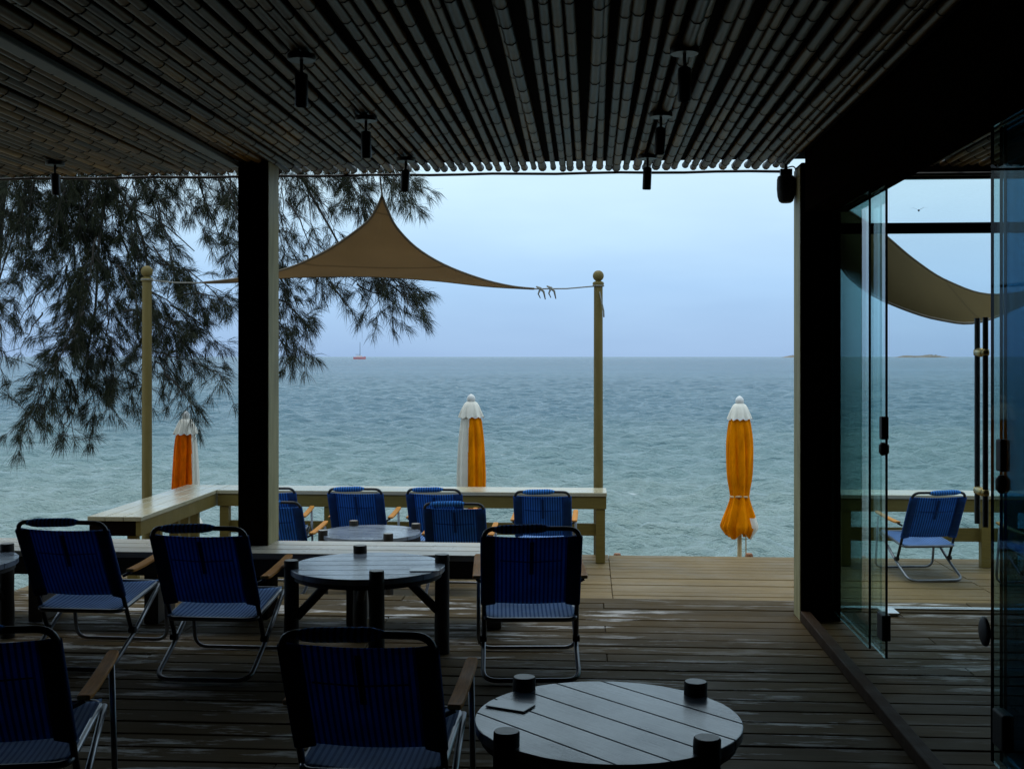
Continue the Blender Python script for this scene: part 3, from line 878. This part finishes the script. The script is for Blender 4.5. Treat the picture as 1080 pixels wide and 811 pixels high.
# ------------------------------------------------------------------ closed umbrellas on the beach
def umbrella(px, pytop, Y, prof, label, seed, orange, rot=0.0, tie=None, valance=.17, cloth='orange'):
    """prof: (pixel y, half width in pixels) of the furled canopy"""
    rr = random.Random(seed)
    top = at(px, pytop, Y); base = -1.45
    k = (Y / (CT + ST * (px - 540) / F)) / F          # metres per pixel
    o = tag(empty('beach_umbrella', (top.x, Y, base), rot), label, 'umbrella', 'furled beach umbrellas')
    Z = lambda py: top.z - (py - pytop) * k - base
    mb = MB(); mb.lathe([(.023, 0), (.023, Z(pytop + 10))], n=12); mb.build('pole', M['pole'], o, smooth='auto')
    mb = MB(); zt = Z(pytop)
    mb.lathe([(.012, zt - .13), (.03, zt - .115), (.022, zt - .10), (.034, zt - .085), (.046, zt - .06), (.040, zt - .03), (.02, zt - .008), (.004, zt)], n=16)
    mb.build('finial', M['whitehard'], o, smooth=True)
    # canopy: folds round the pole, alternate panels orange and white
    n = 128; P = 8
    pr_ = catmull([(hw, 0, py) for py, hw in prof], 46)
    ph = [rr.uniform(-.25, .25) for _ in range(P)]
    vs, fs, mi = [], [], []
    for i, q in enumerate(pr_):
        t = i / 45
        for j in range(n):
            a = 2 * math.pi * j / n
            fold = .70 + .36 * abs(math.cos(P * .5 * a + .5 * math.sin(2.2 * t * 3 + seed) + .8 * t * math.sin(2 * a + seed))) ** .8 + .05 * math.cos(2 * P * a + 1.3 + 4 * t) + .03 * math.sin(19 * a + 9 * t + seed) * t
            rad = q.x * k * (1 + (fold - 1) * min(1, .35 + t))
            dz = 0
            if i >= 43: dz = .035 * math.sin(P * a * .5 + seed) * (i - 42) / 3
            vs.append((rad * math.cos(a), rad * math.sin(a), Z(q.z) + dz))
    for i in range(45):
        for j in range(n):
            fs.append((i * n + j, i * n + (j + 1) % n, (i + 1) * n + (j + 1) % n, (i + 1) * n + j))
            a = (360 * (j + .5) / n + 12 * math.sin(i / 45 * 2.2)) % 360
            mi.append(0 if orange(a, i / 45) else 1)
    mb = MB(); mb.v = vs; mb.f = fs; mb.m = mi
    mb.build('canopy', [M[cloth], M['white']], o, smooth=True)
    # scalloped top valance
    y0, y1, hw = pytop + 7.5, pytop + 7.5 + valance / k, prof[1][1]
    vs, fs = [], []; n2 = 96
    for i in range(9):
        t = i / 8
        for j in range(n2):
            a = 2 * math.pi * j / n2
            rad = k * (hw * .40 + (hw * 1.32 - hw * .40) * t ** .55) * (1 + .08 * t * math.cos(9 * a + seed) + .04 * t * math.sin(17 * a))
            z = Z(y0 + (y1 - y0) * t) - (.009 * t ** 3 * math.cos(12 * a + 1))
            vs.append((rad * math.cos(a), rad * math.sin(a), z))
    for i in range(8):
        for j in range(n2): fs.append((i * n2 + j, i * n2 + (j + 1) % n2, (i + 1) * n2 + (j + 1) % n2, (i + 1) * n2 + j))
    mb = MB(); mb.add(vs, fs)
    mb.lathe([(k * hw * .2, Z(y0) + .012), (k * hw * .47, Z(y0) - .004)], n=24)
    mb.build('valance', M['white'], o, smooth=True)
    if tie:
        mb = MB(); r_ = tie[1] * k
        mb.tube([(r_ * math.cos(a), r_ * math.sin(a), Z(tie[0]) + .004 * math.sin(3 * a)) for a in np.linspace(0, 2 * math.pi, 28)[:-1]], .012, 6, closed=True)
        mb.tube([(.03, -r_ * .8, Z(tie[0])), (.05, -r_ * 1.2, Z(tie[0]) - .25), (.055, -r_ * .9, Z(tie[0]) - .62)], .006, 6)
        mb.build('tie_cord', M['pole'], o, smooth=True)
    return o
# angles: 270 faces the viewer, 0 is to the right, 180 to the left
umbrella(780, 417.5, 12.3, [(431, 5), (441, 9.6), (450, 11.6), (470, 13.4), (500, 13.0), (518, 10.6), (524, 9.9), (532, 11.8), (548, 17.2), (556, 18.6), (564, 13.5)],
         'orange closed umbrella standing alone right of the chairs, tied low with a flared hem', 1,
         lambda a, t: not (322 < a or a < 60) or t < .76, tie=(523, 9.4))
umbrella(497, 415.5, 12.2, [(430, 5), (440, 9.8), (450, 11.6), (465, 13.2), (500, 14.6), (520, 14.0), (540, 12.0), (548, 11.0), (556, 12.5), (566, 16), (572, 13)],
         'closed umbrella half white and half orange above the middle of the counter', 2,
         lambda a, t: a > 268 or a < 45, tie=(547, 10.5))
umbrella(196, 433.5, 12.4, [(447, 4.5), (457, 9.4), (466, 11.0), (480, 12.0), (505, 13.4), (520, 13.8), (532, 12.0), (537, 10.5), (544, 13), (552, 17), (557, 14)],
         'closed umbrella with red orange left side under the drooping branch at left', 3,
         lambda a, t: 95 < a < 326, tie=(536, 10), cloth='redorange')

# small rusty stubs beyond the terrace edge
for pxx, lab in ((651, 'small rusty stub at the terrace edge next to the counter leg'), (790, 'small rusty stub at the terrace edge below the lone orange umbrella')):
    p = at(pxx, 583.5, 11.25)
    mb = MB(); h = p.z + 1.35
    mb.lathe([(.04, 0), (.038, h - .02), (.030, h)], n=12)
    o = mb.build('mooring_stub', M['stub'], smooth='auto'); o.location = (p.x, 11.25, -1.35)
    tag(o, lab, 'stub', 'stubs at the terrace edge')

# ------------------------------------------------------------------ folding beach chair
def make_chair():
    root = empty('beach_chair')
    tag(root, cat='chair', group='blue striped folding beach chairs')
    W = .228
    T = Vector((0, -.395, .750)); Bt = Vector((0, -.085, .155))
    bk = lambda t: Bt.lerp(T, t)
    def P(x, p): return (x, p.y, p.z)
    mb = MB(); mb.tube(fillet([P(-W, Bt), P(-W, T), P(W, T), P(W, Bt)], .06, 6), .0115, 10)
    mb.build('back_frame', M['darktube'], root, smooth=True)
    # backrest webbing
    ns, ntt = 16, 12; g = []
    for j in range(ntt + 1):
        t = .335 + (.925 - .335) * j / ntt
        row = []
        for i in range(ns + 1):
            x = -W + 2 * W * i / ns
            sag = .026 * math.cos(math.pi * x / (2 * W)) * (.6 + .4 * math.sin(math.pi * j / ntt))
            p = bk(t); nrm = Vector((0, -.9, -.44))
            row.append(Vector((x, p.y, p.z)) + nrm * (sag - .012))
        g.append(row)
    grid_mesh(g).build('backrest', M['fabric'], root, smooth=True, solid=.005)
    for s in (-1, 1):
        mb = MB()
        pts = [Vector((s * W, 0, 0)) + bk(t) for t in np.linspace(.33, .93, 9)]
        # sleeve cloth wrapped round the side tube
        for a in range(len(pts) - 1):
            pass
        vs, fs = [], []
        for p in pts:
            for (dx_, dn) in ((.017, .0), (.012, .014), (-.004, .018), (-.052, .006), (-.056, .001), (-.052, -.004), (-.004, -.016), (.012, -.013)):
                nrm = Vector((0, -.9, -.44))
                vs.append(Vector((p.x + s * dx_, p.y, p.z)) + nrm * dn)
        m_ = 8
        for a in range(len(pts) - 1):
            for j in range(m_): fs.append((a * m_ + j, a * m_ + (j + 1) % m_, (a + 1) * m_ + (j + 1) % m_, (a + 1) * m_ + j))
        fs.append(tuple(range(m_))); fs.append(tuple((len(pts) - 1) * m_ + j for j in range(m_)))
        mb.add(vs, fs); mb.build('side_sleeve', M['sleeve'], root, smooth=True)
    # rolled head pad on the top bar
    mb = MB()
    xs_ = np.linspace(-.185, .085, 10)
    rads = [.010, .019, .0225] + [.0225] * 4 + [.0225, .019, .010]
    mb.tube([(x, T.y - .002, T.z + .004 * math.sin(9 * x)) for x in xs_], rads, 14)
    mb.build('head_pad', M['fabric'], root, smooth=True)
    # strap and seam at the back of the webbing
    mb = MB()
    for (x0, x1, t0, t1) in ((-.010, .012, .62, .90),):
        mb.bar(Vector((0.002, 0, 0)) + bk(t0) + Vector((0, -.9, -.44)) * .02, Vector((0.002, 0, 0)) + bk(t1) + Vector((0, -.9, -.44)) * .018, .020, .004, up=(0, -.9, -.44))
    mb.bar(Vector((-.15, 0, 0)) + bk(.735) + Vector((0, -.9, -.44)) * .014, Vector((0, 0, 0)) + bk(.725) + Vector((0, -.9, -.44)) * .0195, .003, .005, up=(0, -.9, -.44))
    mb.bar(Vector((0, 0, 0)) + bk(.725) + Vector((0, -.9, -.44)) * .0195, Vector((.15, 0, 0)) + bk(.735) + Vector((0, -.9, -.44)) * .014, .003, .005, up=(0, -.9, -.44))
    mb.build('back_strap', M['sleeve'], root)
    # seat
    sf, sr = Vector((0, .27, .335)), Vector((0, -.205, .275))
    mb = MB(); mb.tube(fillet([P(-W + .006, sf), P(W - .006, sf), P(W - .006, sr), P(-W + .006, sr)], .05, 5, closed=True), .0115, 10, closed=True)
    mb.build('seat_frame', M['tube'], root, smooth=True)
    g = []
    for j in range(13):
        t = j / 12; row = []
        for i in range(17):
            x = (-W + .006) + 2 * (W - .006) * i / 16
            p = sr.lerp(sf, t)
            sag = .035 * math.cos(math.pi * x / (2 * W)) * math.sin(math.pi * (.1 + .8 * t))
            row.append(Vector((x, p.y, p.z + .010 - sag)))
        g.append(row)
    grid_mesh(g).build('seat', M['seatfabric_lit'], root, smooth=True, solid=.005)
    # crossing leg frames
    mb = MB(); mb.tube(fillet([(-W - .004, .262, .325), (-W - .004, -.06, .137), (-W - .004, -.335, .0125), (W + .004, -.335, .0125), (W + .004, -.06, .137), (W + .004, .262, .325)], .075, 6), .0115, 10)
    mb.build('leg_frame', M['tube'], root, smooth=True)
    mb = MB(); W2 = .262
    mb.tube(fillet([(-W2, .235, .475), (-W2, .30, .0125), (W2, .30, .0125), (W2, .235, .475)], .07, 6), .0105, 10)
    mb.build('leg_frame', M['tube'], root, smooth=True)
    for s in (-1, 1):
        mb = MB()
        vs, fs = [], []
        st = [(-.185, .480, .021), (-.15, .478, .024), (-.02, .483, .024), (.15, .497, .023), (.25, .508, .022), (.275, .511, .016)]
        for (y, z, hw) in st:
            vs += [(s * W2 - hw, y, z - .009), (s * W2 + hw, y, z - .009), (s * W2 + hw, y, z + .008), (s * W2 - hw, y, z + .008)]
        for a in range(len(st) - 1):
            for j in range(4): fs.append((a * 4 + j, a * 4 + (j + 1) % 4, (a + 1) * 4 + (j + 1) % 4, (a + 1) * 4 + j))
        fs.append((0, 3, 2, 1)); e = (len(st) - 1) * 4; fs.append((e, e + 1, e + 2, e + 3))
        mb.add(vs, fs); mb.build('armrest', M['arm'], root, bevel=.005)
        mb = MB(); mb.tube([(s * (W - .012), -.085, .155), (s * (W + .022), -.085, .155)], .017, 10)
        mb.build('hinge', M['rubber'], root, smooth='auto')
        mb = MB(); mb.tube([(s * (W - .002), -.18, .47 - .02), (s * (W2 + .004), -.18, .47)], .008, 8)
        mb.build('arm_pivot', M['rubber'], root, smooth='auto')
    return root

CH = make_chair()
def place(px, back_y, z, rz, lab, first=[True], padx=0.0):
    """px: photo column of the backrest, back_y: its distance"""
    o = CH if first[0] else copy_tree(CH)
    first[0] = False
    bx = at(px, 400, back_y).x
    off = Vector((0, -.36, 0)); off.rotate(Matrix.Rotation(rz, 3, 'Z'))
    o.location = (bx - off.x, back_y - off.y, z)
    o.rotation_euler = (0, 0, rz)
    tag(o, lab)
    if padx:
        for c in o.children:
            if c.name.startswith('head_pad'): c.location.x = padx
    return o
place(560.5, 5.57, 0.003, R(4.5), 'blue folding chair standing clear right of the log legged table by the bench')
place(211, 5.48, 0.003, R(-1), 'shaded blue folding chair directly in front of the square pavilion post')
place(67, 5.63, 0.003, R(-2.5), 'shaded blue folding chair at left in front of the near end of the counter', padx=.01)
place(378, 3.43, 0.003, R(-1.5), 'large dark blue folding chair in the foreground beside the nearest round table')
place(-22, 3.40, 0.003, R(11), 'dark blue folding chair cut off at the lower left corner of the view')
T2 = LOW + .003
place(283, 9.85, T2, R(3), 'terrace chair almost hidden behind the square post, nearest the counter')
place(287, 8.92, T2, R(-2), 'terrace chair half hidden by the square post, close behind the slatted bench')
place(375, 9.85, T2, R(-1), 'terrace chair facing the sea directly behind the terrace table')
place(458, 9.85, T2, R(-3), 'terrace chair below the white and orange umbrella, partly behind another chair')
place(479, 8.92, T2, R(-1), 'terrace chair close behind the bench, overlapping another chair below the white and orange umbrella')
place(572, 9.75, T2, R(-1), 'terrace chair next to the right end of the L shaped counter', padx=.02)
place(989, 9.90, T2, R(9), 'single blue chair standing on the terrace behind the glass', padx=.095)
place(1128, 9.25, T2, R(7), 'blue chair at the right edge of the view, mostly hidden behind the near glass panel')

# ------------------------------------------------------------------ round tables with log legs
def make_table():
    root = empty('round_table')
    tag(root, cat='table', group='round tables with log legs')
    rT, th = .40, .03
    mb = MB(); npl = 6; w_ = 2 * rT / npl
    for i in range(npl):
        y0, y1 = -rT + i * w_ + .0022, -rT + (i + 1) * w_ - .0022
        pts = []
        for q in np.linspace(y0, y1, 8): pts.append((math.sqrt(max(rT * rT - q * q, 1e-6)), q))
        for q in np.linspace(y1, y0, 8): pts.append((-math.sqrt(max(rT * rT - q * q, 1e-6)), q))
        mb.prism(pts, .45, .45 + th)
    mb.build('tabletop', M['tabletop'], root, bevel=.002, seg=1)
    mb = MB(); mb.lathe([(.385, .425), (.385, .4485)], n=40); mb.build('rim', M['bark'], root, smooth='auto')
    for i in range(4):
        a = math.pi / 4 + i * math.pi / 2; rr = random.Random(i + 11)
        cx, cy = .392 * math.cos(a), .392 * math.sin(a)
        n = 18; zz = [0, .06, .14, .23, .32, .42, .50, .517, .522]
        rad = [.041, .039, .040, .038, .0395, .038, .038, .0375, .034]
        mb = MB()
        mb.lathe([(r_ * rr.uniform(.97, 1.03), z) for r_, z in zip(rad, zz)], (cx, cy, 0), n, 0, fr=lambda t, i_: 1 + .02 * math.sin(3 * t + i_))
        mb.m = [0] * (len(mb.m) - 1) + [1]
        mb.build('leg', [M['bark'], M['logcut']], root, smooth='auto')
        mb = MB(); mb.tube([(cx * .93, cy * .93, .23), (cx * .45, cy * .45, .425)], .024, 10)
        mb.build('brace', M['bark'], root, smooth='auto')
    return root
TB = make_table()
def card(px, py, zt, rz, lab, w_=.15, d_=.09):
    u = (px - 540) / F; t = (H - zt) * F / (py - HOR)
    p = Vector((t * (CT * u - ST), t * (CT + ST * u), zt))
    o = tag(empty('table_card', (p.x, p.y, zt), rz), lab, 'card', 'cards lying on the tables')
    mb = MB(); mb.box(-w_ / 2, w_ / 2, -d_ / 2, d_ / 2, .0008, .0020); mb.build('card_sheet', M['card'], o)
    mb = MB(); mb.box(-w_ / 2, w_ / 2 + .004, -d_ / 2 - .004, -d_ / 2 - .0002, .0008, .0042); mb.box(w_ / 2 + .0002, w_ / 2 + .004, -d_ / 2, d_ / 2 * .7, .0008, .0040)
    mb.build('card_edge', M['cardedge'], o)
def gp(px, py, z):
    u = (px - 540) / F; t = (H - z) * F / (py - HOR)
    return Vector((t * (CT * u - ST), t * (CT + ST * u), z))
tabs = [(641, 3.52, 0.0, R(-46), 'round grey table nearest the viewer, lower right of the dark foreground chair'),
        (388, 6.02, 0.0, R(6), 'round table in front of the slatted bench with a log leg facing the viewer'),
        (390.5, 9.20, LOW, R(-14), 'round table down on the terrace with a sea bright wet top'),
        (-66, 6.0, 0.0, R(12), 'round table cut off by the left edge of the view')]
for i, (pxx, Y, z, rz, lab) in enumerate(tabs):
    o = TB if i == 0 else copy_tree(TB)
    o.location = (xat(pxx, Y), Y, z + .003); o.rotation_euler = (0, 0, rz)
    tag(o, lab)
TB.rotation_euler = (0, 0, R(-46))
for c in TB.children:                            # this one has its legs turned against the planks
    if c.name.startswith(('leg', 'brace')): c.rotation_euler = (0, 0, R(44))
for o in [o for o in COL.objects if o.name.startswith('round_table') and abs(o.location.y - 6.02) < .01]:
    for c in o.children:
        if c.name.startswith(('leg', 'brace')): c.rotation_euler = (0, 0, R(49 + 7))
card(539, 744, .484, R(-24), 'pale blue card with dark edge at the left side of the nearest round table', .13, .085)
card(448, 601, .484, R(6), 'pale blue card at the right side of the round table by the bench', .15, .09)

# ------------------------------------------------------------------ sailing boat and gull
p = at(379, 378, 1300)
bt = tag(empty('sailing_boat', (p.x, 1300, SEA_Z)), 'small red sailing boat with bare mast on the horizon', 'boat')
mb = MB()
for yy in (-2.2, 2.2):
    sec = [(-6.8, .5, 1.5), (-5, .9, 1.3), (0, 1.0, 1.2), (5, .8, 1.4), (7.2, .1, 1.9)]
    vs, fs = [], []
    for (x, hw, zt) in sec:
        vs += [(x, yy - hw * .5, -.3), (x, yy + hw * .5, -.3), (x, yy + hw, zt + .7), (x, yy - hw, zt + .7)]
    for a in range(4):
        for j in range(4): fs.append((a * 4 + j, a * 4 + (j + 1) % 4, (a + 1) * 4 + (j + 1) % 4, (a + 1) * 4 + j))
    fs += [(0, 3, 2, 1), (16, 17, 18, 19)]
    mb.add(vs, fs)
mb.box(-5, 4, -2.2, 2.2, 1.2, 1.8)
mb.build('hull', M['boatred'], bt)
mb = MB(); mb.prism([(-3.5, -2), (2.6, -2), (3.6, 0), (2.6, 2), (-3.5, 2)], 1.8, 3.3); mb.build('cabin', M['whitehard'], bt, bevel=.2)
mb = MB(); mb.tube([(.8, 0, 1.8), (.8, 0, 15.5)], [.34, .22], 8); mb.tube([(.8, 0, 4.2), (-4.6, 0, 4.3)], .16, 8); mb.build('mast', M['gull'], bt)
bt.scale = (.95, 1, 1.25)

p = at(969, 222, 60)
gu = tag(empty('gull', p, R(70)), 'tiny dark gull flying in the sky above the glass transom', 'bird')
mb = MB(); mb.tube([(-.20, 0, .0), (-.12, 0, .0), (0, 0, -.01), (.1, 0, 0), (.16, 0, .015), (.2, 0, .01)], [.012, .035, .055, .045, .03, .004], 8)
mb.add([(-.05, .03, .02), (.07, .03, .02), (.05, .25, .14), (-.02, .25, .14), (-.06, .46, .10), (-.05, -.03, .02), (.07, -.03, .02), (.05, -.25, .14), (-.02, -.25, .14), (-.06, -.46, .10)],
       [(0, 1, 2, 3), (3, 2, 4), (5, 8, 7, 6), (8, 9, 7)])
mb.build('body', M['gull'], gu, smooth=True)

# ------------------------------------------------------------------ casuarina tree
tr = tag(empty('casuarina_tree', (-6.6, 11.9, -1.3)), 'casuarina tree with drooping dark needle sprays at the left of the terrace', 'tree')
O0 = Vector((-6.6, 11.9, -1.3))
mb = MB()
mb.tube([Vector(q) - O0 for q in [(-6.6, 11.9, -1.5), (-6.55, 11.85, 0), (-6.3, 11.7, 2), (-6.0, 11.5, 4), (-5.4, 11.3, 6), (-4.9, 11.2, 7.6)]], [.26, .21, .18, .14, .10, .05], 14)
mb.build('trunk', M['twig'], tr, smooth=True)
T_ = random.Random(21)
crown_v, crown_f = [], []
twigs = MB()
def needle_blade(p, d, L, w0):
    """a thin drooping blade made of two pieces"""
    side = d.cross(Vector((T_.uniform(-1, 1), T_.uniform(-1, 1), T_.uniform(-1, 1))))
    if side.length < 1e-4: return
    side = side.normalized() * w0
    m_ = p + d * L * .5
    d2 = (d + Vector((0, 0, -.55))).normalized()
    e = m_ + d2 * L * .5
    b = len(crown_v)
    for q in (p - side * .7, p + side * .7, m_ + side, m_ - side, e): crown_v.append(tuple(q - O0))
    crown_f.append((b, b + 1, b + 2, b + 3)); crown_f.append((b + 3, b + 2, b + 4))
def tuft(p, d, n, L):
    for _ in range(n):
        dd = (d * 1.0 + Vector((T_.gauss(0, .42), T_.gauss(0, .42), T_.gauss(-.12, .36)))).normalized()
        needle_blade(p + Vector((T_.gauss(0, .012), T_.gauss(0, .012), T_.gauss(0, .012))), dd, L * T_.uniform(.6, 1.15), T_.uniform(.0012, .0023))
def spray(a, b, bow, dens=1.0, L=.17, spread=.22, r0=.010, tip=True):
    """a woody branchlet from a to b carrying twigs and needle tufts"""
    a, b = Vector(a), Vector(b)
    Ln = (b - a).length; k = max(4, int(Ln / .09))
    side = Vector((T_.uniform(-1, 1), T_.uniform(-.6, .6), T_.uniform(-.5, .5))) * .05 * Ln
    pts = []
    for i in range(k + 1):
        t = i / k
        pts.append(a.lerp(b, t) + Vector((0, 0, bow * 4 * t * (1 - t))) + side * math.sin(math.pi * t * 1.7) + Vector((T_.gauss(0, .01), T_.gauss(0, .012), T_.gauss(0, .01))))
    twigs.tube([p - O0 for p in pts], [max(.0028, r0 * (1 - .8 * i / k)) for i in range(k + 1)], 5, caps=False)
    ax = (b - a).normalized()
    for i in range(1, k + 1):
        t = i / k
        ntw = 3 if T_.random() < dens - .45 else 2 if T_.random() < dens else 1
        if T_.random() > dens * 1.2: continue
        for _ in range(ntw):
            d = (ax * T_.uniform(.2, .9) + Vector((T_.gauss(0, .65), T_.gauss(0, .6), T_.gauss(-.25, .5)))).normalized()
            l_ = spread * T_.uniform(.5, 1.4)
            q = pts[i] + d * l_ + Vector((0, 0, -.10 * l_))
            mid = (pts[i] + q) / 2 + Vector((0, 0, .03 * l_))
            twigs.tube([pts[i] - O0, mid - O0, q - O0], [.0036, .003, .002], 4, caps=False)
            tuft(mid, d, int(15 * dens) + 3, L)
            tuft(q, (d + Vector((0, 0, -.25))).normalized(), int(36 * (.6 + .5 * dens)), L)
    if tip:
        tuft(pts[-1], (ax + Vector((0, 0, -.2))).normalized(), 26, L * 1.05)
S = [  # px,py start, px,py end, distance, bow, density
    (150, 60, 70, 300, 11.2, .05, 1.0), (120, 80, 40, 260, 11.0, .05, .9), (60, 100, -20, 250, 10.9, .05, .8), (60, 120, 10, 330, 11.3, .02, .8),
    (90, 150, 80, 340, 11.1, .03, 1.1), (110, 150, 110, 330, 11.4, .02, 1.1), (135, 150, 150, 300, 11.2, .03, 1.0), (150, 150, 185, 290, 11.4, .04, .9),
    (165, 140, 215, 250, 11.3, .05, .7), (180, 150, 240, 230, 11.1, .06, .6), (60, 180, 55, 290, 11.5, .02, 1.0), (30, 170, 20, 300, 11.2, .02, .8),
    (105, 270, 60, 345, 11.0, .03, .8), (100, 250, 75, 400, 11.2, .0, 1.1), (110, 300, 120, 400, 11.3, .0, 1.1), (125, 280, 160, 390, 11.1, .03, 1.0),
    (90, 330, 40, 430, 11.0, .05, 1.1), (85, 350, 20, 445, 10.9, .06, 1.0), (95, 370, 95, 440, 11.2, .02, 1.1), (105, 380, 118, 430, 11.1, .02, .9),
    (75, 400, 80, 465, 11.0, .02, .5), (60, 410, 30, 452, 11.1, .03, .8), (130, 330, 190, 345, 11.2, .06, 1.0), (140, 330, 205, 370, 11.3, .06, 1.0),
    (150, 345, 185, 395, 11.2, .04, .9), (160, 370, 235, 400, 11.0, .05, .8), (165, 380, 200, 425, 11.1, .03, .7), (175, 395, 208, 432, 10.9, .03, .6),
    (160, 260, 215, 330, 11.1, .06, 1.0), (170, 280, 240, 312, 11.0, .05, .9), (190, 310, 246, 322, 11.2, .05, .9), (180, 320, 225, 360, 11.3, .04, .9),
    (210, 180, 250, 300, 11.5, .03, .8), (225, 170, 262, 270, 11.3, .03, .9), (235, 150, 285, 250, 11.4, .05, .9), (240, 180, 270, 300, 11.1, .03, .8),
    (-20, 250, -10, 360, 11.2, .02, .7), (-30, 270, 5, 350, 11.0, .02, .6), (20, 200, -5, 300, 11.4, .02, .7), (-10, 330, 8, 395, 11.2, .02, .35),
    (50, 300, 15, 355, 11.3, .06, .35), (45, 330, 22, 372, 11.1, .04, .25), (150, 400, 145, 425, 11.2, .02, .6), (70, 430, 66, 462, 11.2, .0, .35),
    (60, 190, 100, 260, 11.6, .02, 1.0), (90, 190, 130, 240, 11.6, .02, 1.0), (20, 180, 60, 230, 11.5, .02, 1.0), (140, 170, 170, 230, 11.6, .02, 1.0),
    (20, 130, 30, 240, 11.6, .02, 1.1), (50, 130, 75, 240, 11.7, .02, 1.1), (85, 120, 60, 230, 11.3, .02, 1.1), (110, 130, 140, 270, 11.7, .02, 1.1), (70, 220, 130, 300, 11.6, .03, 1.1),
    (40, 150, 10, 225, 11.4, .02, 1.1), (130, 130, 185, 215, 11.7, .03, 1.0), (70, 280, 100, 370, 11.6, .02, 1.1), (120, 240, 165, 330, 11.6, .02, 1.1), (185, 150, 215, 215, 11.6, .03, .9), (0, 150, -8, 260, 11.6, .02, 1.0), (95, 330, 140, 405, 11.5, .02, 1.0), (215, 150, 250, 215, 11.7, .03, 1.0),
    (150, 300, 205, 345, 11.5, .04, 1.0), (300, 150, 320, 205, 11.6, .03, .9), (395, 160, 425, 205, 11.5, .03, .9), (340, 150, 372, 205, 11.7, .03, .9),
    # right of the post
    (280, 140, 310, 260, 11.5, .05, .7), (300, 140, 350, 255, 11.4, .07, .6), (310, 150, 395, 235, 11.6, .06, .8), (330, 150, 400, 215, 11.5, .05, .9),
    (345, 140, 425, 212, 11.4, .05, .9), (370, 150, 440, 196, 11.3, .04, .8), (290, 200, 300, 290, 11.5, .03, .6), (300, 210, 340, 285, 11.4, .05, .5),
    (320, 180, 330, 240, 11.5, .03, .5), (360, 170, 385, 225, 11.6, .03, .8), (280, 250, 300, 320, 11.3, .03, .8), (285, 280, 312, 345, 11.2, .04, 1.0),
    (285, 310, 325, 345, 11.1, .04, 1.0), (285, 330, 318, 372, 11.2, .04, 1.0), (290, 340, 302, 378, 11.3, .02, .8),
    (320, 270, 350, 305, 11.3, .05, .6), (330, 270, 385, 310, 11.2, .06, .6), (350, 270, 410, 305, 11.3, .07, .7), (370, 275, 432, 312, 11.2, .08, .9),
    (385, 285, 442, 312, 11.1, .06, 1.0), (375, 300, 425, 328, 11.2, .05, .8), (350, 300, 366, 328, 11.3, .04, .35), (345, 300, 374, 335, 11.2, .05, .3), (330, 290, 335, 305, 11.3, .02, .5),
    (395, 300, 402, 326, 11.2, .04, .5), (410, 300, 436, 326, 11.2, .04, .6),
]
for (x0, y0, x1, y1, Y, bow, dn) in S:
    spray(at(x0, y0, Y + T_.uniform(-.3, .3)), at(x1, y1, Y + T_.uniform(-.35, .35) - .1), bow, dn)
# woody limbs feeding the sprays
limbs = MB()
def limb(pts, r0, r1):
    c = catmull(pts, 16)
    limbs.tube([q - O0 for q in c], [r0 + (r1 - r0) * i / 15 for i in range(16)], 7)
lim = [[(-6.2, 11.6, 2.8), at(-60, 110, 11.5), at(60, 70, 11.3), at(150, 80, 11.2), at(240, 130, 11.3)],
       [(-5.9, 11.5, 4.2), at(60, 20, 11.6), at(200, 60, 11.5), at(300, 120, 11.5), at(380, 150, 11.4)],
       [at(150, 80, 11.2), at(120, 170, 11.3), at(105, 250, 11.2), at(100, 330, 11.2), at(85, 400, 11.1)],
       [at(60, 90, 11.4), at(40, 180, 11.3), at(10, 260, 11.2), at(-10, 330, 11.2)],
       [at(120, 190, 11.3), at(150, 250, 11.2), at(160, 320, 11.2), at(185, 390, 11.0)],
       [at(240, 130, 11.3), at(255, 200, 11.4), at(280, 270, 11.3), at(290, 335, 11.2)],
       [at(300, 140, 11.5), at(320, 190, 11.5), at(345, 235, 11.4), at(370, 275, 11.3), at(405, 295, 11.2)],
       [at(80, 180, 11.3), at(130, 215, 11.2), at(170, 235, 11.2), at(205, 265, 11.1)],
       [at(-60, 110, 11.5), at(-40, 200, 11.4), at(-20, 260, 11.2)]]
for q, (ra, rb) in zip(lim, [(.07, .022), (.07, .02), (.022, .008), (.016, .006), (.014, .006), (.016, .006), (.016, .006), (.012, .005), (.016, .007)]):
    limb(q, ra, rb)
limbs.build('limb', M['twig'], tr, smooth=True)
twigs.build('twig', M['twig'], tr, smooth=True)
mb = MB(); mb.v = crown_v; mb.f = crown_f; mb.m = [0] * len(crown_f)
mb.build('crown', M['needle'], tr)
print('needles', len(crown_f) // 2)
